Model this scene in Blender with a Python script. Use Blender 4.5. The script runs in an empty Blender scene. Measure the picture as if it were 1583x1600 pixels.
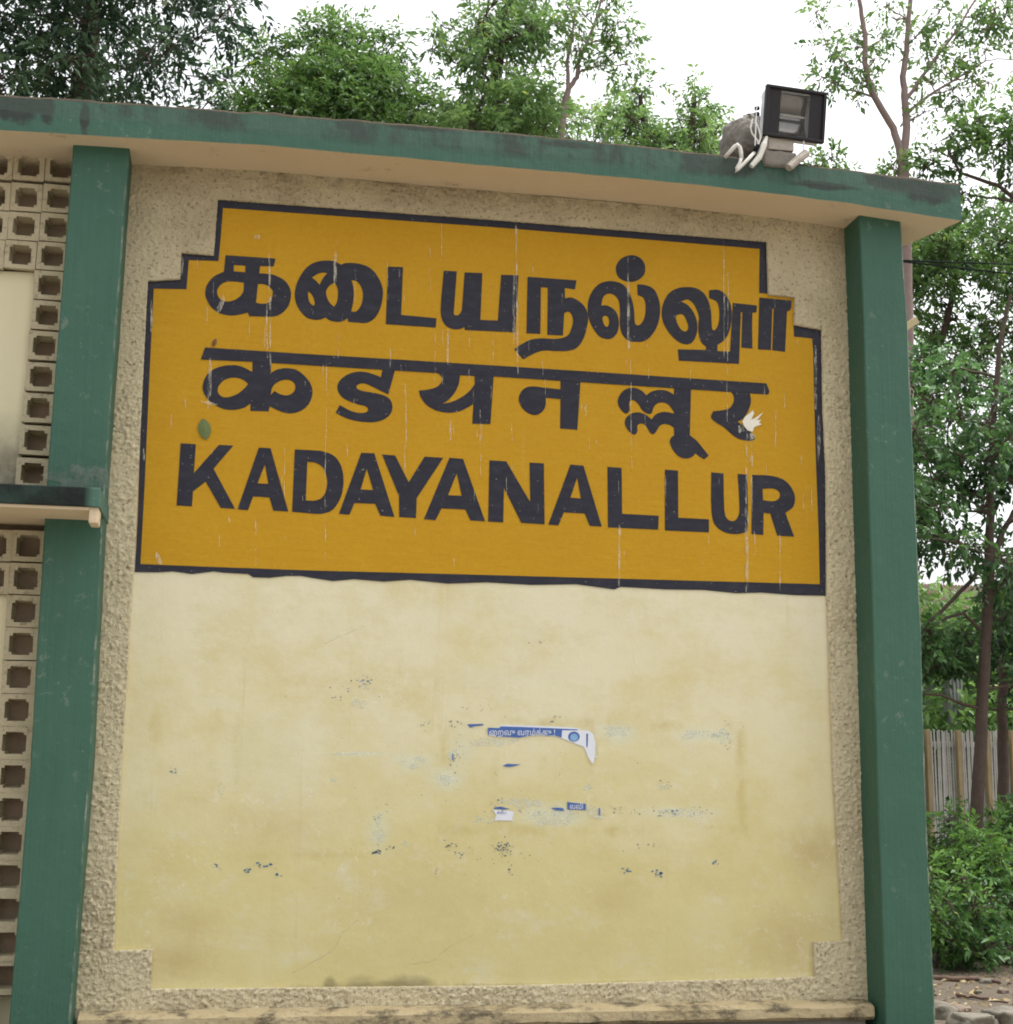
import bpy, bmesh, math, random
import numpy as np
from mathutils import Vector, Matrix, noise
from mathutils.geometry import tessellate_polygon

random.seed(7)
RNG = np.random.default_rng(7)
SC = bpy.context.scene
COL = SC.collection

# ------------------------------------------------------------------ camera
FPX, YAW, PITCH, ROLL = 2200.0, math.radians(11.16), math.radians(9.87), math.radians(0.58)
EYE = Vector((0.0, -6.8, 1.55))
_f = Vector((math.sin(YAW) * math.cos(PITCH), math.cos(YAW) * math.cos(PITCH), math.sin(PITCH)))
_r = Vector((math.cos(YAW), -math.sin(YAW), 0))
_u = _r.cross(_f)
CR = math.cos(ROLL) * _r + math.sin(ROLL) * _u
CU = -math.sin(ROLL) * _r + math.cos(ROLL) * _u
CF = _f
cam = bpy.data.cameras.new('camera')
cam.sensor_fit = 'HORIZONTAL'
cam.sensor_width = 36.0
cam.lens = FPX / 1583.0 * 36.0
cam.clip_start = 0.05
cam.clip_end = 2000
cam_o = bpy.data.objects.new('camera', cam)
COL.objects.link(cam_o)
m3 = Matrix((CR, CU, -CF)).transposed()
cam_o.matrix_world = Matrix.Translation(EYE) @ m3.to_4x4()
SC.camera = cam_o

# ------------------------------------------------------------------ world, sun, exposure
SUN_EL, SUN_AZ = math.radians(70), math.radians(75)      # high, to the right, behind cloud
world = bpy.data.worlds.new('World')
SC.world = world
world.use_nodes = True
wn, wl = world.node_tree.nodes, world.node_tree.links
bg = wn['Background']
sky = wn.new('ShaderNodeTexSky')
sky.sky_type = 'NISHITA'
sky.sun_disc = False
sky.sun_elevation = SUN_EL
sky.sun_rotation = SUN_AZ
sky.air_density = 1.0
sky.dust_density = 6.0
hs = wn.new('ShaderNodeHueSaturation')
hs.inputs['Saturation'].default_value = 0.12
wl.new(sky.outputs['Color'], hs.inputs['Color'])
wl.new(hs.outputs['Color'], bg.inputs['Color'])
bg.inputs['Strength'].default_value = 0.15
sun = bpy.data.lights.new('sun', 'SUN')
sun.energy = 0.6
sun.angle = math.radians(38)
sun.color = (1.0, 0.97, 0.92)
sun_o = bpy.data.objects.new('sun', sun)
COL.objects.link(sun_o)
sd = Vector((math.sin(SUN_AZ) * math.cos(SUN_EL), math.cos(SUN_AZ) * math.cos(SUN_EL), math.sin(SUN_EL)))
sun_o.rotation_euler = sd.to_track_quat('Z', 'Y').to_euler()
SC.view_settings.view_transform = 'Standard'
SC.view_settings.look = 'None'
SC.view_settings.exposure = 1.36
SC.view_settings.gamma = 1.0
SC.view_settings.use_curve_mapping = False
SC.cycles.filter_width = 1.9          # soft compact-camera lens


# ------------------------------------------------------------------ helpers
def W(px, py, y=0.0):
    """point of the plane y = const seen at photo pixel (px, py) of 1583 x 1600"""
    d = CF + CR * ((px - 791.5) / FPX) - CU * ((py - 800.0) / FPX)
    t = (y - EYE.y) / d.y
    return EYE + d * t


def lin(r, g, b):
    f = lambda c: (c / 255 / 12.92) if c <= 10.3 else ((c / 255 + 0.055) / 1.055) ** 2.4
    return (f(r), f(g), f(b), 1.0)


def tag(o, label=None, cat=None, group=None, kind=None):
    if label: o['label'] = label
    if cat: o['category'] = cat
    if group: o['group'] = group
    if kind: o['kind'] = kind
    return o


def link(name, me, mat=None, parent=None):
    o = bpy.data.objects.new(name, me)
    COL.objects.link(o)
    if mat is not None and len(me.materials) == 0:
        me.materials.append(mat)
    if parent is not None:
        o.parent = parent
        o.matrix_parent_inverse = Matrix.Identity(4)
        if parent.type == 'EMPTY' or True:
            # geometry is given in world space: cancel the parents' transforms
            p, mat4 = parent, Matrix.Identity(4)
            chain = []
            while p is not None:
                chain.append(p.matrix_basis.copy()); p = p.parent
            for c in reversed(chain): mat4 = mat4 @ c
            o.matrix_basis = mat4.inverted()
    return o


def empty(name, loc):
    o = bpy.data.objects.new(name, None)
    o.empty_display_size = 0.2
    COL.objects.link(o)
    o.location = loc
    return o


def pydata(name, verts, faces, mat=None, parent=None, smooth=False):
    me = bpy.data.meshes.new(name)
    me.from_pydata([tuple(v) for v in verts], [], faces)
    me.update()
    if smooth:
        me.shade_smooth()
    return link(name, me, mat, parent)


def bm_obj(name, bm, mat=None, parent=None, smooth=False):
    me = bpy.data.meshes.new(name)
    bmesh.ops.recalc_face_normals(bm, faces=bm.faces)
    bm.to_mesh(me); bm.free()
    if smooth: me.shade_smooth()
    return link(name, me, mat, parent)


def bm_box(bm, c, s, bevel=0.0, rot=None):
    mtx = Matrix.Translation(c) @ (rot.to_4x4() if rot is not None else Matrix.Identity(4)) @ Matrix.Diagonal((s[0], s[1], s[2], 1))
    r = bmesh.ops.create_cube(bm, size=1.0, matrix=mtx)
    if bevel:
        vs = r['verts']
        es = list({e for v in vs for e in v.link_edges})
        bmesh.ops.bevel(bm, geom=es, offset=bevel, segments=2, affect='EDGES', profile=0.6)


def bm_tube(bm, pts, rads, n=8, cap=True):
    pts = [Vector(p) for p in pts]
    if not hasattr(rads, '__len__'): rads = [rads] * len(pts)
    rings = []
    ref = Vector((0.31, 0.2, 0.93))
    for i, p in enumerate(pts):
        t = (pts[min(i + 1, len(pts) - 1)] - pts[max(i - 1, 0)]).normalized()
        a = t.cross(ref)
        if a.length < 1e-3: a = t.cross(Vector((1, 0, 0)))
        a.normalize(); b = t.cross(a)
        rings.append([bm.verts.new(p + (a * math.cos(2 * math.pi * k / n) + b * math.sin(2 * math.pi * k / n)) * rads[i]) for k in range(n)])
    for r0, r1 in zip(rings, rings[1:]):
        for k in range(n):
            bm.faces.new((r0[k], r0[(k + 1) % n], r1[(k + 1) % n], r1[k]))
    if cap:
        bm.faces.new(rings[0][::-1]); bm.faces.new(rings[-1])


def smooth_loop(pts, n=5):
    """closed outline: (x, y) is a smooth point, (x, y, 1) a corner"""
    out, N = [], len(pts)
    P = [Vector((p[0], p[1])) for p in pts]
    cor = [len(p) > 2 for p in pts]
    for i in range(N):
        j = (i + 1) % N
        a, b = P[i], P[j]
        L = (b - a).length
        out.append(a)
        if cor[i] and cor[j]: continue
        def tan(k):
            if cor[k]: return (b - a)
            d = P[(k + 1) % N] - P[k - 1]
            return d.normalized() * L if d.length > 1e-6 else (b - a)
        ta, tb = tan(i), tan(j)
        for s in range(1, n):
            t = s / n
            out.append(a * (2 * t**3 - 3 * t**2 + 1) + ta * (t**3 - 2 * t**2 + t) + b * (-2 * t**3 + 3 * t**2) + tb * (t**3 - t**2))
    return out


def slab_poly(name, loops, yf, thick, mat, parent=None):
    """flat piece on the wall: loops (outer, holes) of (x, z); front at y = yf, sides of depth thick"""
    vl = [[Vector((p[0], p[1], 0)) for p in lp] for lp in loops]
    tris = tessellate_polygon(vl)
    flat = [v for lp in vl for v in lp]
    n = len(flat)
    verts = [(v.x, yf, v.y) for v in flat] + [(v.x, yf + thick, v.y) for v in flat]
    faces = []
    for t in tris:
        a, b, c = (flat[i] for i in t)
        if (b - a).cross(c - a).z < 0: t = t[::-1]
        faces.append(tuple(t))
    o = 0
    for k, lp in enumerate(vl):
        m = len(lp)
        area = sum(lp[i].x * lp[(i + 1) % m].y - lp[(i + 1) % m].x * lp[i].y for i in range(m))
        for i in range(m):
            a, b = o + i, o + (i + 1) % m
            q = (a, a + n, b + n, b)
            flip = (area < 0) != (k > 0)
            faces.append(q[::-1] if flip else q)
        o += m
    return pydata(name, verts, faces, mat, parent)


def px_loop(pts, ox=0, oy=0, s=1.0, y=0.0):
    return [(w.x, w.z) for w in (W(ox + p[0] / s, oy + p[1] / s, y) for p in pts)]


# ------------------------------------------------------------------ materials
class Mat:
    def __init__(self, name, rough=0.85, spec=0.3):
        self.m = bpy.data.materials.new(name)
        self.m.use_nodes = True
        self.t = self.m.node_tree
        self.b = self.t.nodes['Principled BSDF']
        self.b.inputs['Roughness'].default_value = rough
        self.b.inputs['Specular IOR Level'].default_value = spec
        self.co = self.t.nodes.new('ShaderNodeTexCoord').outputs['Object']
        self.pos = self.t.nodes.new('ShaderNodeNewGeometry').outputs['Position']

    def n(self, t, **kw):
        nd = self.t.nodes.new(t)
        for k, v in kw.items():
            if hasattr(nd, k) and k not in nd.inputs: setattr(nd, k, v)
            else: nd.inputs[k].default_value = v
        return nd

    def l(self, a, b): self.t.links.new(a, b)

    def noise(self, scale, detail=4, rough=0.55, stretch=None, off=(0, 0, 0)):
        v = self.pos
        if stretch or any(off):
            mp = self.n('ShaderNodeMapping')
            mp.inputs['Scale'].default_value = stretch or (1, 1, 1)
            mp.inputs['Location'].default_value = off
            self.l(v, mp.inputs['Vector']); v = mp.outputs['Vector']
        nz = self.n('ShaderNodeTexNoise')
        nz.inputs['Scale'].default_value = scale
        nz.inputs['Detail'].default_value = detail
        nz.inputs['Roughness'].default_value = rough
        self.l(v, nz.inputs['Vector'])
        return nz.outputs['Fac']

    def ramp(self, fac, stops):
        r = self.n('ShaderNodeValToRGB')
        el = r.color_ramp.elements
        while len(el) < len(stops): el.new(0.5)
        for e, (p, c) in zip(el, stops):
            e.position = p
            e.color = c if hasattr(c, '__len__') else (c, c, c, 1)
        self.l(fac, r.inputs['Fac'])
        return r.outputs['Color']

    def mix(self, fac, a, b, mode='MIX'):
        mx = self.n('ShaderNodeMix', data_type='RGBA', blend_type=mode)
        for s, v in ((0, fac), (6, a), (7, b)):
            if hasattr(v, 'is_output'): self.l(v, mx.inputs[s])
            else: mx.inputs[s].default_value = v
        return mx.outputs[2]

    def math(self, op, a, b=0.0):
        nd = self.n('ShaderNodeMath', operation=op)
        for s, v in ((0, a), (1, b)):
            if hasattr(v, 'is_output'): self.l(v, nd.inputs[s])
            else: nd.inputs[s].default_value = v
        return nd.outputs[0]

    def sep(self):
        s = self.n('ShaderNodeSeparateXYZ'); self.l(self.pos, s.inputs[0]); return s.outputs

    def band(self, v, lo, hi):
        r = self.n('ShaderNodeMapRange'); r.inputs['From Min'].default_value = lo; r.inputs['From Max'].default_value = hi
        self.l(v, r.inputs['Value']); return r.outputs['Result']

    def spot(self, px, py, rx, ry, soft=1.0, y=0.0):
        """soft patch round a wall point, radii in photo pixels"""
        c = W(px, py, y); w = abs(W(px + rx, py, y).x - c.x); h = abs(W(px, py + ry, y).z - c.z)
        s = self.sep()
        a = self.math('DIVIDE', self.math('SUBTRACT', s[0], c.x), w)
        b = self.math('DIVIDE', self.math('SUBTRACT', s[2], c.z), h)
        d = self.math('SQRT', self.math('ADD', self.math('MULTIPLY', a, a), self.math('MULTIPLY', b, b)))
        d = self.math('ADD', d, self.math('MULTIPLY', self.math('SUBTRACT', self.noise(9, 6, 0.7), 0.5), 1.6))
        return self.band(d, 1.0, 1.0 - soft)

    def frame(self, x0, y0, x1, y1, t):
        """faint band along the outline of a rectangle"""
        a, b = W(x0, y0), W(x1, y1)
        s = self.sep()
        u = self.math('SUBTRACT', self.math('ABSOLUTE', self.math('SUBTRACT', s[0], (a.x + b.x) / 2)), abs(b.x - a.x) / 2)
        v = self.math('SUBTRACT', self.math('ABSOLUTE', self.math('SUBTRACT', s[2], (a.z + b.z) / 2)), abs(b.z - a.z) / 2)
        d = self.math('ADD', self.math('MAXIMUM', u, v), self.math('MULTIPLY', self.math('SUBTRACT', self.noise(12, 5, 0.7), 0.5), t * 1.2))
        return self.math('MULTIPLY', self.band(self.math('ABSOLUTE', d), t, t * 0.15), self.ramp(self.noise(4, 4, 0.6, None, (x0 * 0.01, 0, 1)), [(0.46, 0.0), (0.62, 1.0)]))

    def color(self, c):
        if hasattr(c, 'is_output'): self.l(c, self.b.inputs['Base Color'])
        else: self.b.inputs['Base Color'].default_value = c
        return self

    def bump(self, h, strength=0.3, dist=0.01):
        bp = self.n('ShaderNodeBump'); bp.inputs['Strength'].default_value = strength; bp.inputs['Distance'].default_value = dist
        self.l(h, bp.inputs['Height']); self.l(bp.outputs['Normal'], self.b.inputs['Normal'])
        return self


def c4(r, g, b): return (r, g, b, 1.0)


CREAM = c4(0.62, 0.52, 0.27)
CREAM_PALE = c4(0.66, 0.58, 0.36)
M = {}

# smooth plaster of the lower panel: pale at the top, yellower distemper further down, faint handling marks
k = Mat('cream_panel_plaster', 0.75, 0.3)
z = k.sep()[2]
base = k.mix(k.math('ADD', k.band(z, 0.9, 2.3), k.math('MULTIPLY', k.math('SUBTRACT', k.noise(1.5, 5, 0.6), 0.5), 1.5)), c4(0.60, 0.535, 0.265), c4(0.69, 0.64, 0.455))
base = k.mix(k.ramp(k.noise(2.6, 8, 0.75, (1, 1, 1.4), (3, 1, 7)), [(0.44, 0.0), (0.66, 0.55)]), base, c4(0.56, 0.47, 0.20))
base = k.mix(k.ramp(k.noise(5.5, 6, 0.7, (1, 1, 1.5), (8, 1, 2)), [(0.55, 0.0), (0.72, 0.45)]), base, c4(0.66, 0.63, 0.50))
base = k.mix(k.ramp(k.noise(55, 3, 0.6), [(0.66, 0.0), (0.72, 0.35)]), base, c4(0.42, 0.36, 0.2))
for (f_, g_) in (((852, 1132, 1160, 1298, 0.038), 0.55), ((694, 1126, 925, 1298, 0.034), 0.42), ((375, 1062, 770, 1335, 0.034), 0.30), ((245, 1100, 332, 1250, 0.045), 0.36)):
    base = k.mix(k.math('MULTIPLY', k.frame(*f_), g_), base, c4(0.47, 0.37, 0.11))
for (f_, g_) in (((700, 1215, 40, 26), .7), ((650, 1190, 46, 22), .6), ((965, 1146, 42, 22), .7), ((1100, 1150, 60, 16), .6), ((865, 1272, 80, 26), .6), ((590, 1300, 26, 40), .6), ((1060, 1270, 80, 12), .4), ((560, 1178, 70, 6), .5), ((720, 1170, 30, 40), .4), ((440, 1180, 120, 80), .25), ((800, 1060, 160, 26), .2)):
    base = k.mix(k.math('MULTIPLY', k.spot(*f_), g_), base, c4(0.62, 0.66, 0.55))
for (f_, g_) in (((1268, 1330, 60, 55), .42), ((275, 1500, 75, 45), .42), ((295, 1440, 60, 35), .3), ((1230, 1470, 90, 70), .35), ((960, 1400, 70, 40), .18), ((640, 1400, 160, 60), .15), ((430, 1290, 120, 60), .18)):
    base = k.mix(k.math('MULTIPLY', k.spot(*f_), g_), base, c4(0.40, 0.25, 0.09))
for (f_, g_) in (((590, 1543, 150, 11), .42), ((640, 1537, 46, 16), .40), ((760, 1543, 120, 7), .4), ((515, 1537, 12, 14), .5), ((560, 1535, 30, 14), .3), ((1000, 1536, 120, 5), .3)):
    base = k.mix(k.math('MULTIPLY', k.spot(*f_, 0.6), g_), base, c4(0.09, 0.075, 0.045))
base = k.mix(k.ramp(k.noise(9, 5, 0.7, (0.25, 1, 5.0), (6, 2, 1)), [(0.50, 0.0), (0.72, 0.14)]), base, c4(0.56, 0.50, 0.27))
base = k.mix(k.ramp(k.noise(2.0, 6, 0.75, (9, 1, 0.35), (4, 2, 8)), [(0.58, 0.0), (0.66, 0.22)]), base, c4(0.50, 0.43, 0.22))
base = k.mix(k.math('MULTIPLY', k.ramp(k.noise(16, 6, 0.8, None, (1, 7, 3)), [(0.57, 0.0), (0.59, 1.0)]), k.ramp(k.noise(1.6, 3, 0.6, None, (3, 3, 9)), [(0.50, 0.0), (0.62, 0.35)])), base, c4(0.70, 0.68, 0.54))
k.color(base).bump(k.math('ADD', k.noise(7, 6, 0.6), k.math('MULTIPLY', k.noise(24, 5, 0.7), 0.35)), 0.32, 0.012)
M['panel'] = k.m

k = Mat('cream_roughcast', 0.95, 0.1)
z = k.sep()[2]
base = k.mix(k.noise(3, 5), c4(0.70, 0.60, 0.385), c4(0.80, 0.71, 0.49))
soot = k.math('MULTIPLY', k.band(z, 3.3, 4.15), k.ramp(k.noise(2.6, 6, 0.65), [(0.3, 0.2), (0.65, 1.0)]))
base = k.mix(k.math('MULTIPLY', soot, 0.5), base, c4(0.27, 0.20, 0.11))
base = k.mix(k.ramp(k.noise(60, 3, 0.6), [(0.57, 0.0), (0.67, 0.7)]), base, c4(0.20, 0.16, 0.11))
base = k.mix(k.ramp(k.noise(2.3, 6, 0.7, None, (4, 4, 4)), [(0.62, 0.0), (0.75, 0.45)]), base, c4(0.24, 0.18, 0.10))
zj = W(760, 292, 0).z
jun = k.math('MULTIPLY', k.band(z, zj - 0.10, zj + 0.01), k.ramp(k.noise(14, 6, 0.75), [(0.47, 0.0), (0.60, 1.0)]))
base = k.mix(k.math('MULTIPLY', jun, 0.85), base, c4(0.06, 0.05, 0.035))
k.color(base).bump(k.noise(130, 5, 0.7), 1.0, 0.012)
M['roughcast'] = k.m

k = Mat('cream_side_plaster', 0.85, 0.2)
z = k.sep()[2]
base = k.mix(k.noise(2, 5), c4(0.62, 0.57, 0.37), c4(0.67, 0.62, 0.44))
grime = k.math('MULTIPLY', k.ramp(z, [(0.0, 0.0), (1.0, 0.0)]), 1.0)
zz = k.math('MULTIPLY', k.band(z, W(20, 640).z, W(20, 760).z), k.math('GREATER_THAN', z, W(20, 775).z))
base = k.mix(k.math('MULTIPLY', zz, k.ramp(k.noise(7, 6, 0.7), [(0.3, 0.35), (0.62, 1.0)])), base, c4(0.06, 0.055, 0.05))
k.color(base).bump(k.noise(20, 5), 0.2, 0.01)
M['side'] = k.m

k = Mat('soffit_plaster', 0.9, 0.2)
base = k.mix(k.noise(2.4, 6, 0.65), c4(0.56, 0.45, 0.30), c4(0.63, 0.52, 0.36))
base = k.mix(k.ramp(k.noise(4.5, 7, 0.75, None, (2, 5, 1)), [(0.60, 0.0), (0.72, 0.7)]), base, c4(0.18, 0.13, 0.08))
k.color(base).bump(k.noise(30, 4), 0.25, 0.008)
M['soffit'] = k.m


def green(name, dirt, wash=0.0):
    k = Mat(name, 0.55, 0.35)
    base = k.mix(k.noise(3, 6, 0.6), c4(0.030, 0.096, 0.063), c4(0.045, 0.124, 0.084))
    base = k.mix(k.ramp(k.noise(2.0, 5, 0.6, (6, 6, 0.7)), [(0.55, 0.0), (0.8, 0.35)]), base, c4(0.066, 0.136, 0.10))
    base = k.mix(k.ramp(k.noise(40, 3, 0.6), [(0.70, 0.0), (0.75, 0.5)]), base, c4(0.16, 0.2, 0.17))
    base = k.mix(k.ramp(k.noise(2.5, 5, 0.7, (30, 30, 0.6), (7, 1, 3)), [(0.42, 0.0), (0.70, 0.5)]), base, c4(0.036, 0.086, 0.060))
    base = k.mix(k.math('MULTIPLY', k.ramp(k.noise(18, 5, 0.75), [(0.60, 0.0), (0.63, 1.0)]), k.ramp(k.noise(1.8, 3), [(0.50, 0.0), (0.62, 0.38)])), base, c4(0.20, 0.23, 0.19))
    if dirt:
        z = k.sep()[2]
        up = k.band(z, dirt[0], dirt[1])
        st = k.ramp(k.noise(4.5, 6, 0.75, (1, 1, 0.35), (1.3, 0, 0)), [(0.46, 0.0), (0.58, 1.0)])
        base = k.mix(k.math('MULTIPLY', k.math('MULTIPLY', up, st), 0.9), base, c4(0.022, 0.030, 0.024))
        for sp_ in ((30, 168, 46, 26), (72, 172, 16, 28), (132, 182, 8, 32), (1395, 283, 50, 20), (1455, 298, 34, 26), (1432, 292, 20, 30), (1140, 260, 56, 18), (1290, 290, 60, 8), (8, 172, 12, 18), (650, 198, 60, 7), (890, 226, 50, 7)):
            base = k.mix(k.math('MULTIPLY', k.spot(*sp_, 0.35, -0.33), 0.95), base, c4(0.022, 0.030, 0.024))
        # the second coat of paint ends in a wavy line
        e = k.math('GREATER_THAN', k.math('ADD', z, k.math('MULTIPLY', k.noise(2.1, 4), 0.09)), dirt[2])
        base = k.mix(k.math('MULTIPLY', e, 0.30), base, c4(0.05, 0.085, 0.062))
    k.color(base).bump(k.math('ADD', k.noise(14, 6, 0.65), k.math('MULTIPLY', k.noise(2.5, 5, 0.7, (30, 30, 0.6)), 0.5)), 0.45, 0.012)
    return k.m


M['green'] = green('green_column_paint', None)
M['moss'] = None

k = Mat('yellow_board_paint', 0.6, 0.2)
base = k.mix(k.noise(2.2, 6, 0.6), c4(0.460, 0.242, 0.008), c4(0.520, 0.292, 0.012))
base = k.mix(k.ramp(k.noise(45, 4, 0.75), [(0.42, 0.0), (0.62, 0.45)]), base, c4(0.43, 0.215, 0.008))
base = k.mix(k.ramp(k.noise(7, 5, 0.7, (1, 1, 5), (2, 2, 2)), [(0.50, 0.0), (0.70, 0.35)]), base, c4(0.52, 0.325, 0.02))
base = k.mix(k.ramp(k.noise(30, 3, 0.6), [(0.68, 0.0), (0.75, 0.4)]), base, c4(0.42, 0.22, 0.03))
base = k.mix(k.ramp(k.noise(3.0, 4, 0.6, (9, 1, 0.5)), [(0.64, 0.0), (0.8, 0.28)]), base, c4(0.52, 0.38, 0.12))
k.color(base).bump(k.math('ADD', k.noise(9, 6, 0.6), k.math('MULTIPLY', k.noise(7, 5, 0.7, (1, 1, 6)), 0.6)), 0.35, 0.012)
M['yellow'] = k.m

k = Mat('navy_letter_paint', 0.5, 0.25)
base = k.mix(k.noise(5, 5), c4(0.013, 0.0135, 0.022), c4(0.024, 0.025, 0.038))
base = k.mix(k.ramp(k.noise(9, 6, 0.7, (1, 1, 3), (5, 0, 2)), [(0.46, 0.0), (0.66, 0.5)]), base, c4(0.040, 0.041, 0.055))
base = k.mix(k.ramp(k.noise(6, 6, 0.7, (8, 1, 0.6)), [(0.66, 0.0), (0.8, 0.35)]), base, c4(0.18, 0.18, 0.2))
base = k.mix(k.ramp(k.noise(70, 2), [(0.71, 0.0), (0.74, 0.6)]), base, c4(0.3, 0.28, 0.25))
k.color(base).bump(k.noise(12, 5), 0.15, 0.006)
M['navy'] = k.m


def plain(name, col, rough=0.8, var=0.15, scale=8, bump=0.2, metallic=0.0, spec=0.3):
    k = Mat(name, rough, spec)
    a = c4(*[max(0, v * (1 - var)) for v in col]); b = c4(*[min(1, v * (1 + var)) for v in col])
    k.color(k.mix(k.noise(scale, 5), a, b))
    if bump: k.bump(k.noise(scale * 4, 5), bump, 0.01)
    k.b.inputs['Metallic'].default_value = metallic
    return k.m


def streaky(name, col, alpha_lo, alpha_hi, scale=18, stretch=(3, 1, 0.5), gain=1.0):
    k = Mat(name, 0.8, 0.2)
    k.color(c4(*col))
    a = k.ramp(k.noise(scale, 5, 0.7, stretch), [(alpha_lo, 0.0), (alpha_hi, gain)])
    k.l(a, k.b.inputs['Alpha'])
    return k.m


M['dropping'] = streaky('white_dropping', (0.78, 0.74, 0.62), 0.42, 0.70, 25, (2, 1, 0.6), 0.62)
M['bare_edge'] = streaky('bare_pale_arris', (0.36, 0.38, 0.30), 0.48, 0.64, 22, (1, 1, 0.5), 0.5)
M['splash'] = plain('white_splash', (0.75, 0.72, 0.62), 0.8, 0.1, 20, 0.2)
M['chip'] = streaky('pale_paper_residue', (0.70, 0.73, 0.64), 0.40, 0.66, 22, (1, 1, 1), 0.7)
M['glue'] = streaky('glue_stain', (0.46, 0.36, 0.10), 0.36, 0.75, 9, (1, 1, 1), 0.42)
M['fleck'] = plain('blue_grey_fleck', (0.10, 0.14, 0.20), 0.8, 0.4, 40, 0)
M['fleck_blue'] = plain('blue_fleck', (0.06, 0.17, 0.30), 0.8, 0.4, 40, 0)
M['poster_blue'] = plain('poster_blue_ink', (0.06, 0.13, 0.36), 0.6, 0.2, 40, 0)
M['poster_white'] = plain('poster_white_paper', (0.68, 0.70, 0.76), 0.7, 0.08, 40, 0.1)
M['poster_sky'] = plain('poster_light_blue_ink', (0.22, 0.38, 0.60), 0.6, 0.15, 60, 0)
k = Mat('cement_block_cream_wash', 0.95, 0.15)
base = k.mix(k.noise(6, 6, 0.65), c4(0.40, 0.34, 0.22), c4(0.56, 0.50, 0.35))
base = k.mix(k.ramp(k.noise(35, 5, 0.7), [(0.55, 0.0), (0.70, 0.7)]), base, c4(0.17, 0.14, 0.10))
k.color(base).bump(k.noise(60, 6, 0.7), 0.7, 0.012)
M['block'] = k.m
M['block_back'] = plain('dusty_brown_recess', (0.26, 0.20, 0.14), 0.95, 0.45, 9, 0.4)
M['cement'] = plain('grey_cement', (0.20, 0.185, 0.16), 0.95, 0.35, 9, 0.8)
M['cement_smear'] = streaky('pale_cement_smear', (0.24, 0.27, 0.23), 0.40, 0.70, 14, (1, 1, 1), 0.6)
M['rust_moss'] = plain('mossy_reddish_screed', (0.060, 0.045, 0.028), 0.95, 0.6, 6, 0.8)
k = Mat('weathered_cream_ledge', 0.95, 0.1)
base = k.mix(k.noise(5, 6, 0.65), c4(0.40, 0.31, 0.17), c4(0.58, 0.49, 0.31))
base = k.mix(k.ramp(k.noise(6, 7, 0.75, (1, 1, 2), (2, 0, 4)), [(0.48, 0.0), (0.60, 0.85)]), base, c4(0.10, 0.085, 0.06))
k.color(base).bump(k.noise(28, 7, 0.7), 0.9, 0.02)
M['ledge'] = k.m
M['black_metal'] = plain('black_enamel', (0.016, 0.014, 0.015), 0.5, 0.3, 15, 0.1)
M['grey_metal'] = plain('grey_cast_metal', (0.75, 0.76, 0.78), 0.45, 0.1, 15, 0.1, 0.2)
M['steel'] = plain('bright_reflector', (0.30, 0.29, 0.27), 0.14, 0.2, 30, 0.0, 1.0)
M['pvc'] = plain('white_pvc', (0.66, 0.64, 0.58), 0.5, 0.12, 12, 0.05)
M['bracket'] = plain('weathered_steel_bracket', (0.36, 0.32, 0.27), 0.6, 0.3, 20, 0.2, 0.2)
M['cable'] = plain('black_cable', (0.012, 0.014, 0.014), 0.9, 0.2, 5, 0, 0.0, 0.05)
M['bark'] = plain('brown_bark', (0.085, 0.062, 0.050), 0.95, 0.4, 14, 1.0)
M['bark_pale'] = plain('pinkish_grey_bark', (0.27, 0.20, 0.185), 0.9, 0.3, 10, 0.6)
M['fence'] = plain('weathered_concrete_pale', (0.47, 0.46, 0.43), 0.9, 0.35, 6, 0.3)
M['fence_post'] = plain('ochre_painted_post', (0.30, 0.235, 0.13), 0.9, 0.4, 5, 0.3)
M['roof_tile'] = plain('old_brown_roof', (0.16, 0.115, 0.085), 0.95, 0.35, 5, 0.4)
M['far_wall'] = plain('grey_far_wall', (0.30, 0.31, 0.30), 0.9, 0.15, 2, 0.1)
M['wood'] = plain('dead_wood', (0.13, 0.085, 0.065), 0.95, 0.35, 20, 0.6)
M['cut_wood'] = plain('pale_timber', (0.50, 0.42, 0.24), 0.8, 0.2, 20, 0.3)
M['stone'] = plain('brown_grey_stone', (0.17, 0.13, 0.10), 0.95, 0.4, 11, 0.9)

k = Mat('brown_soil', 0.98, 0.1)
base = k.mix(k.noise(2.5, 8, 0.7), c4(0.085, 0.070, 0.052), c4(0.175, 0.145, 0.110))
base = k.mix(k.ramp(k.noise(0.35, 4), [(0.5, 0.0), (0.7, 0.5)]), base, c4(0.13, 0.13, 0.06))
k.color(base).bump(k.noise(30, 8, 0.7), 0.8, 0.03)
M['soil'] = k.m


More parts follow.
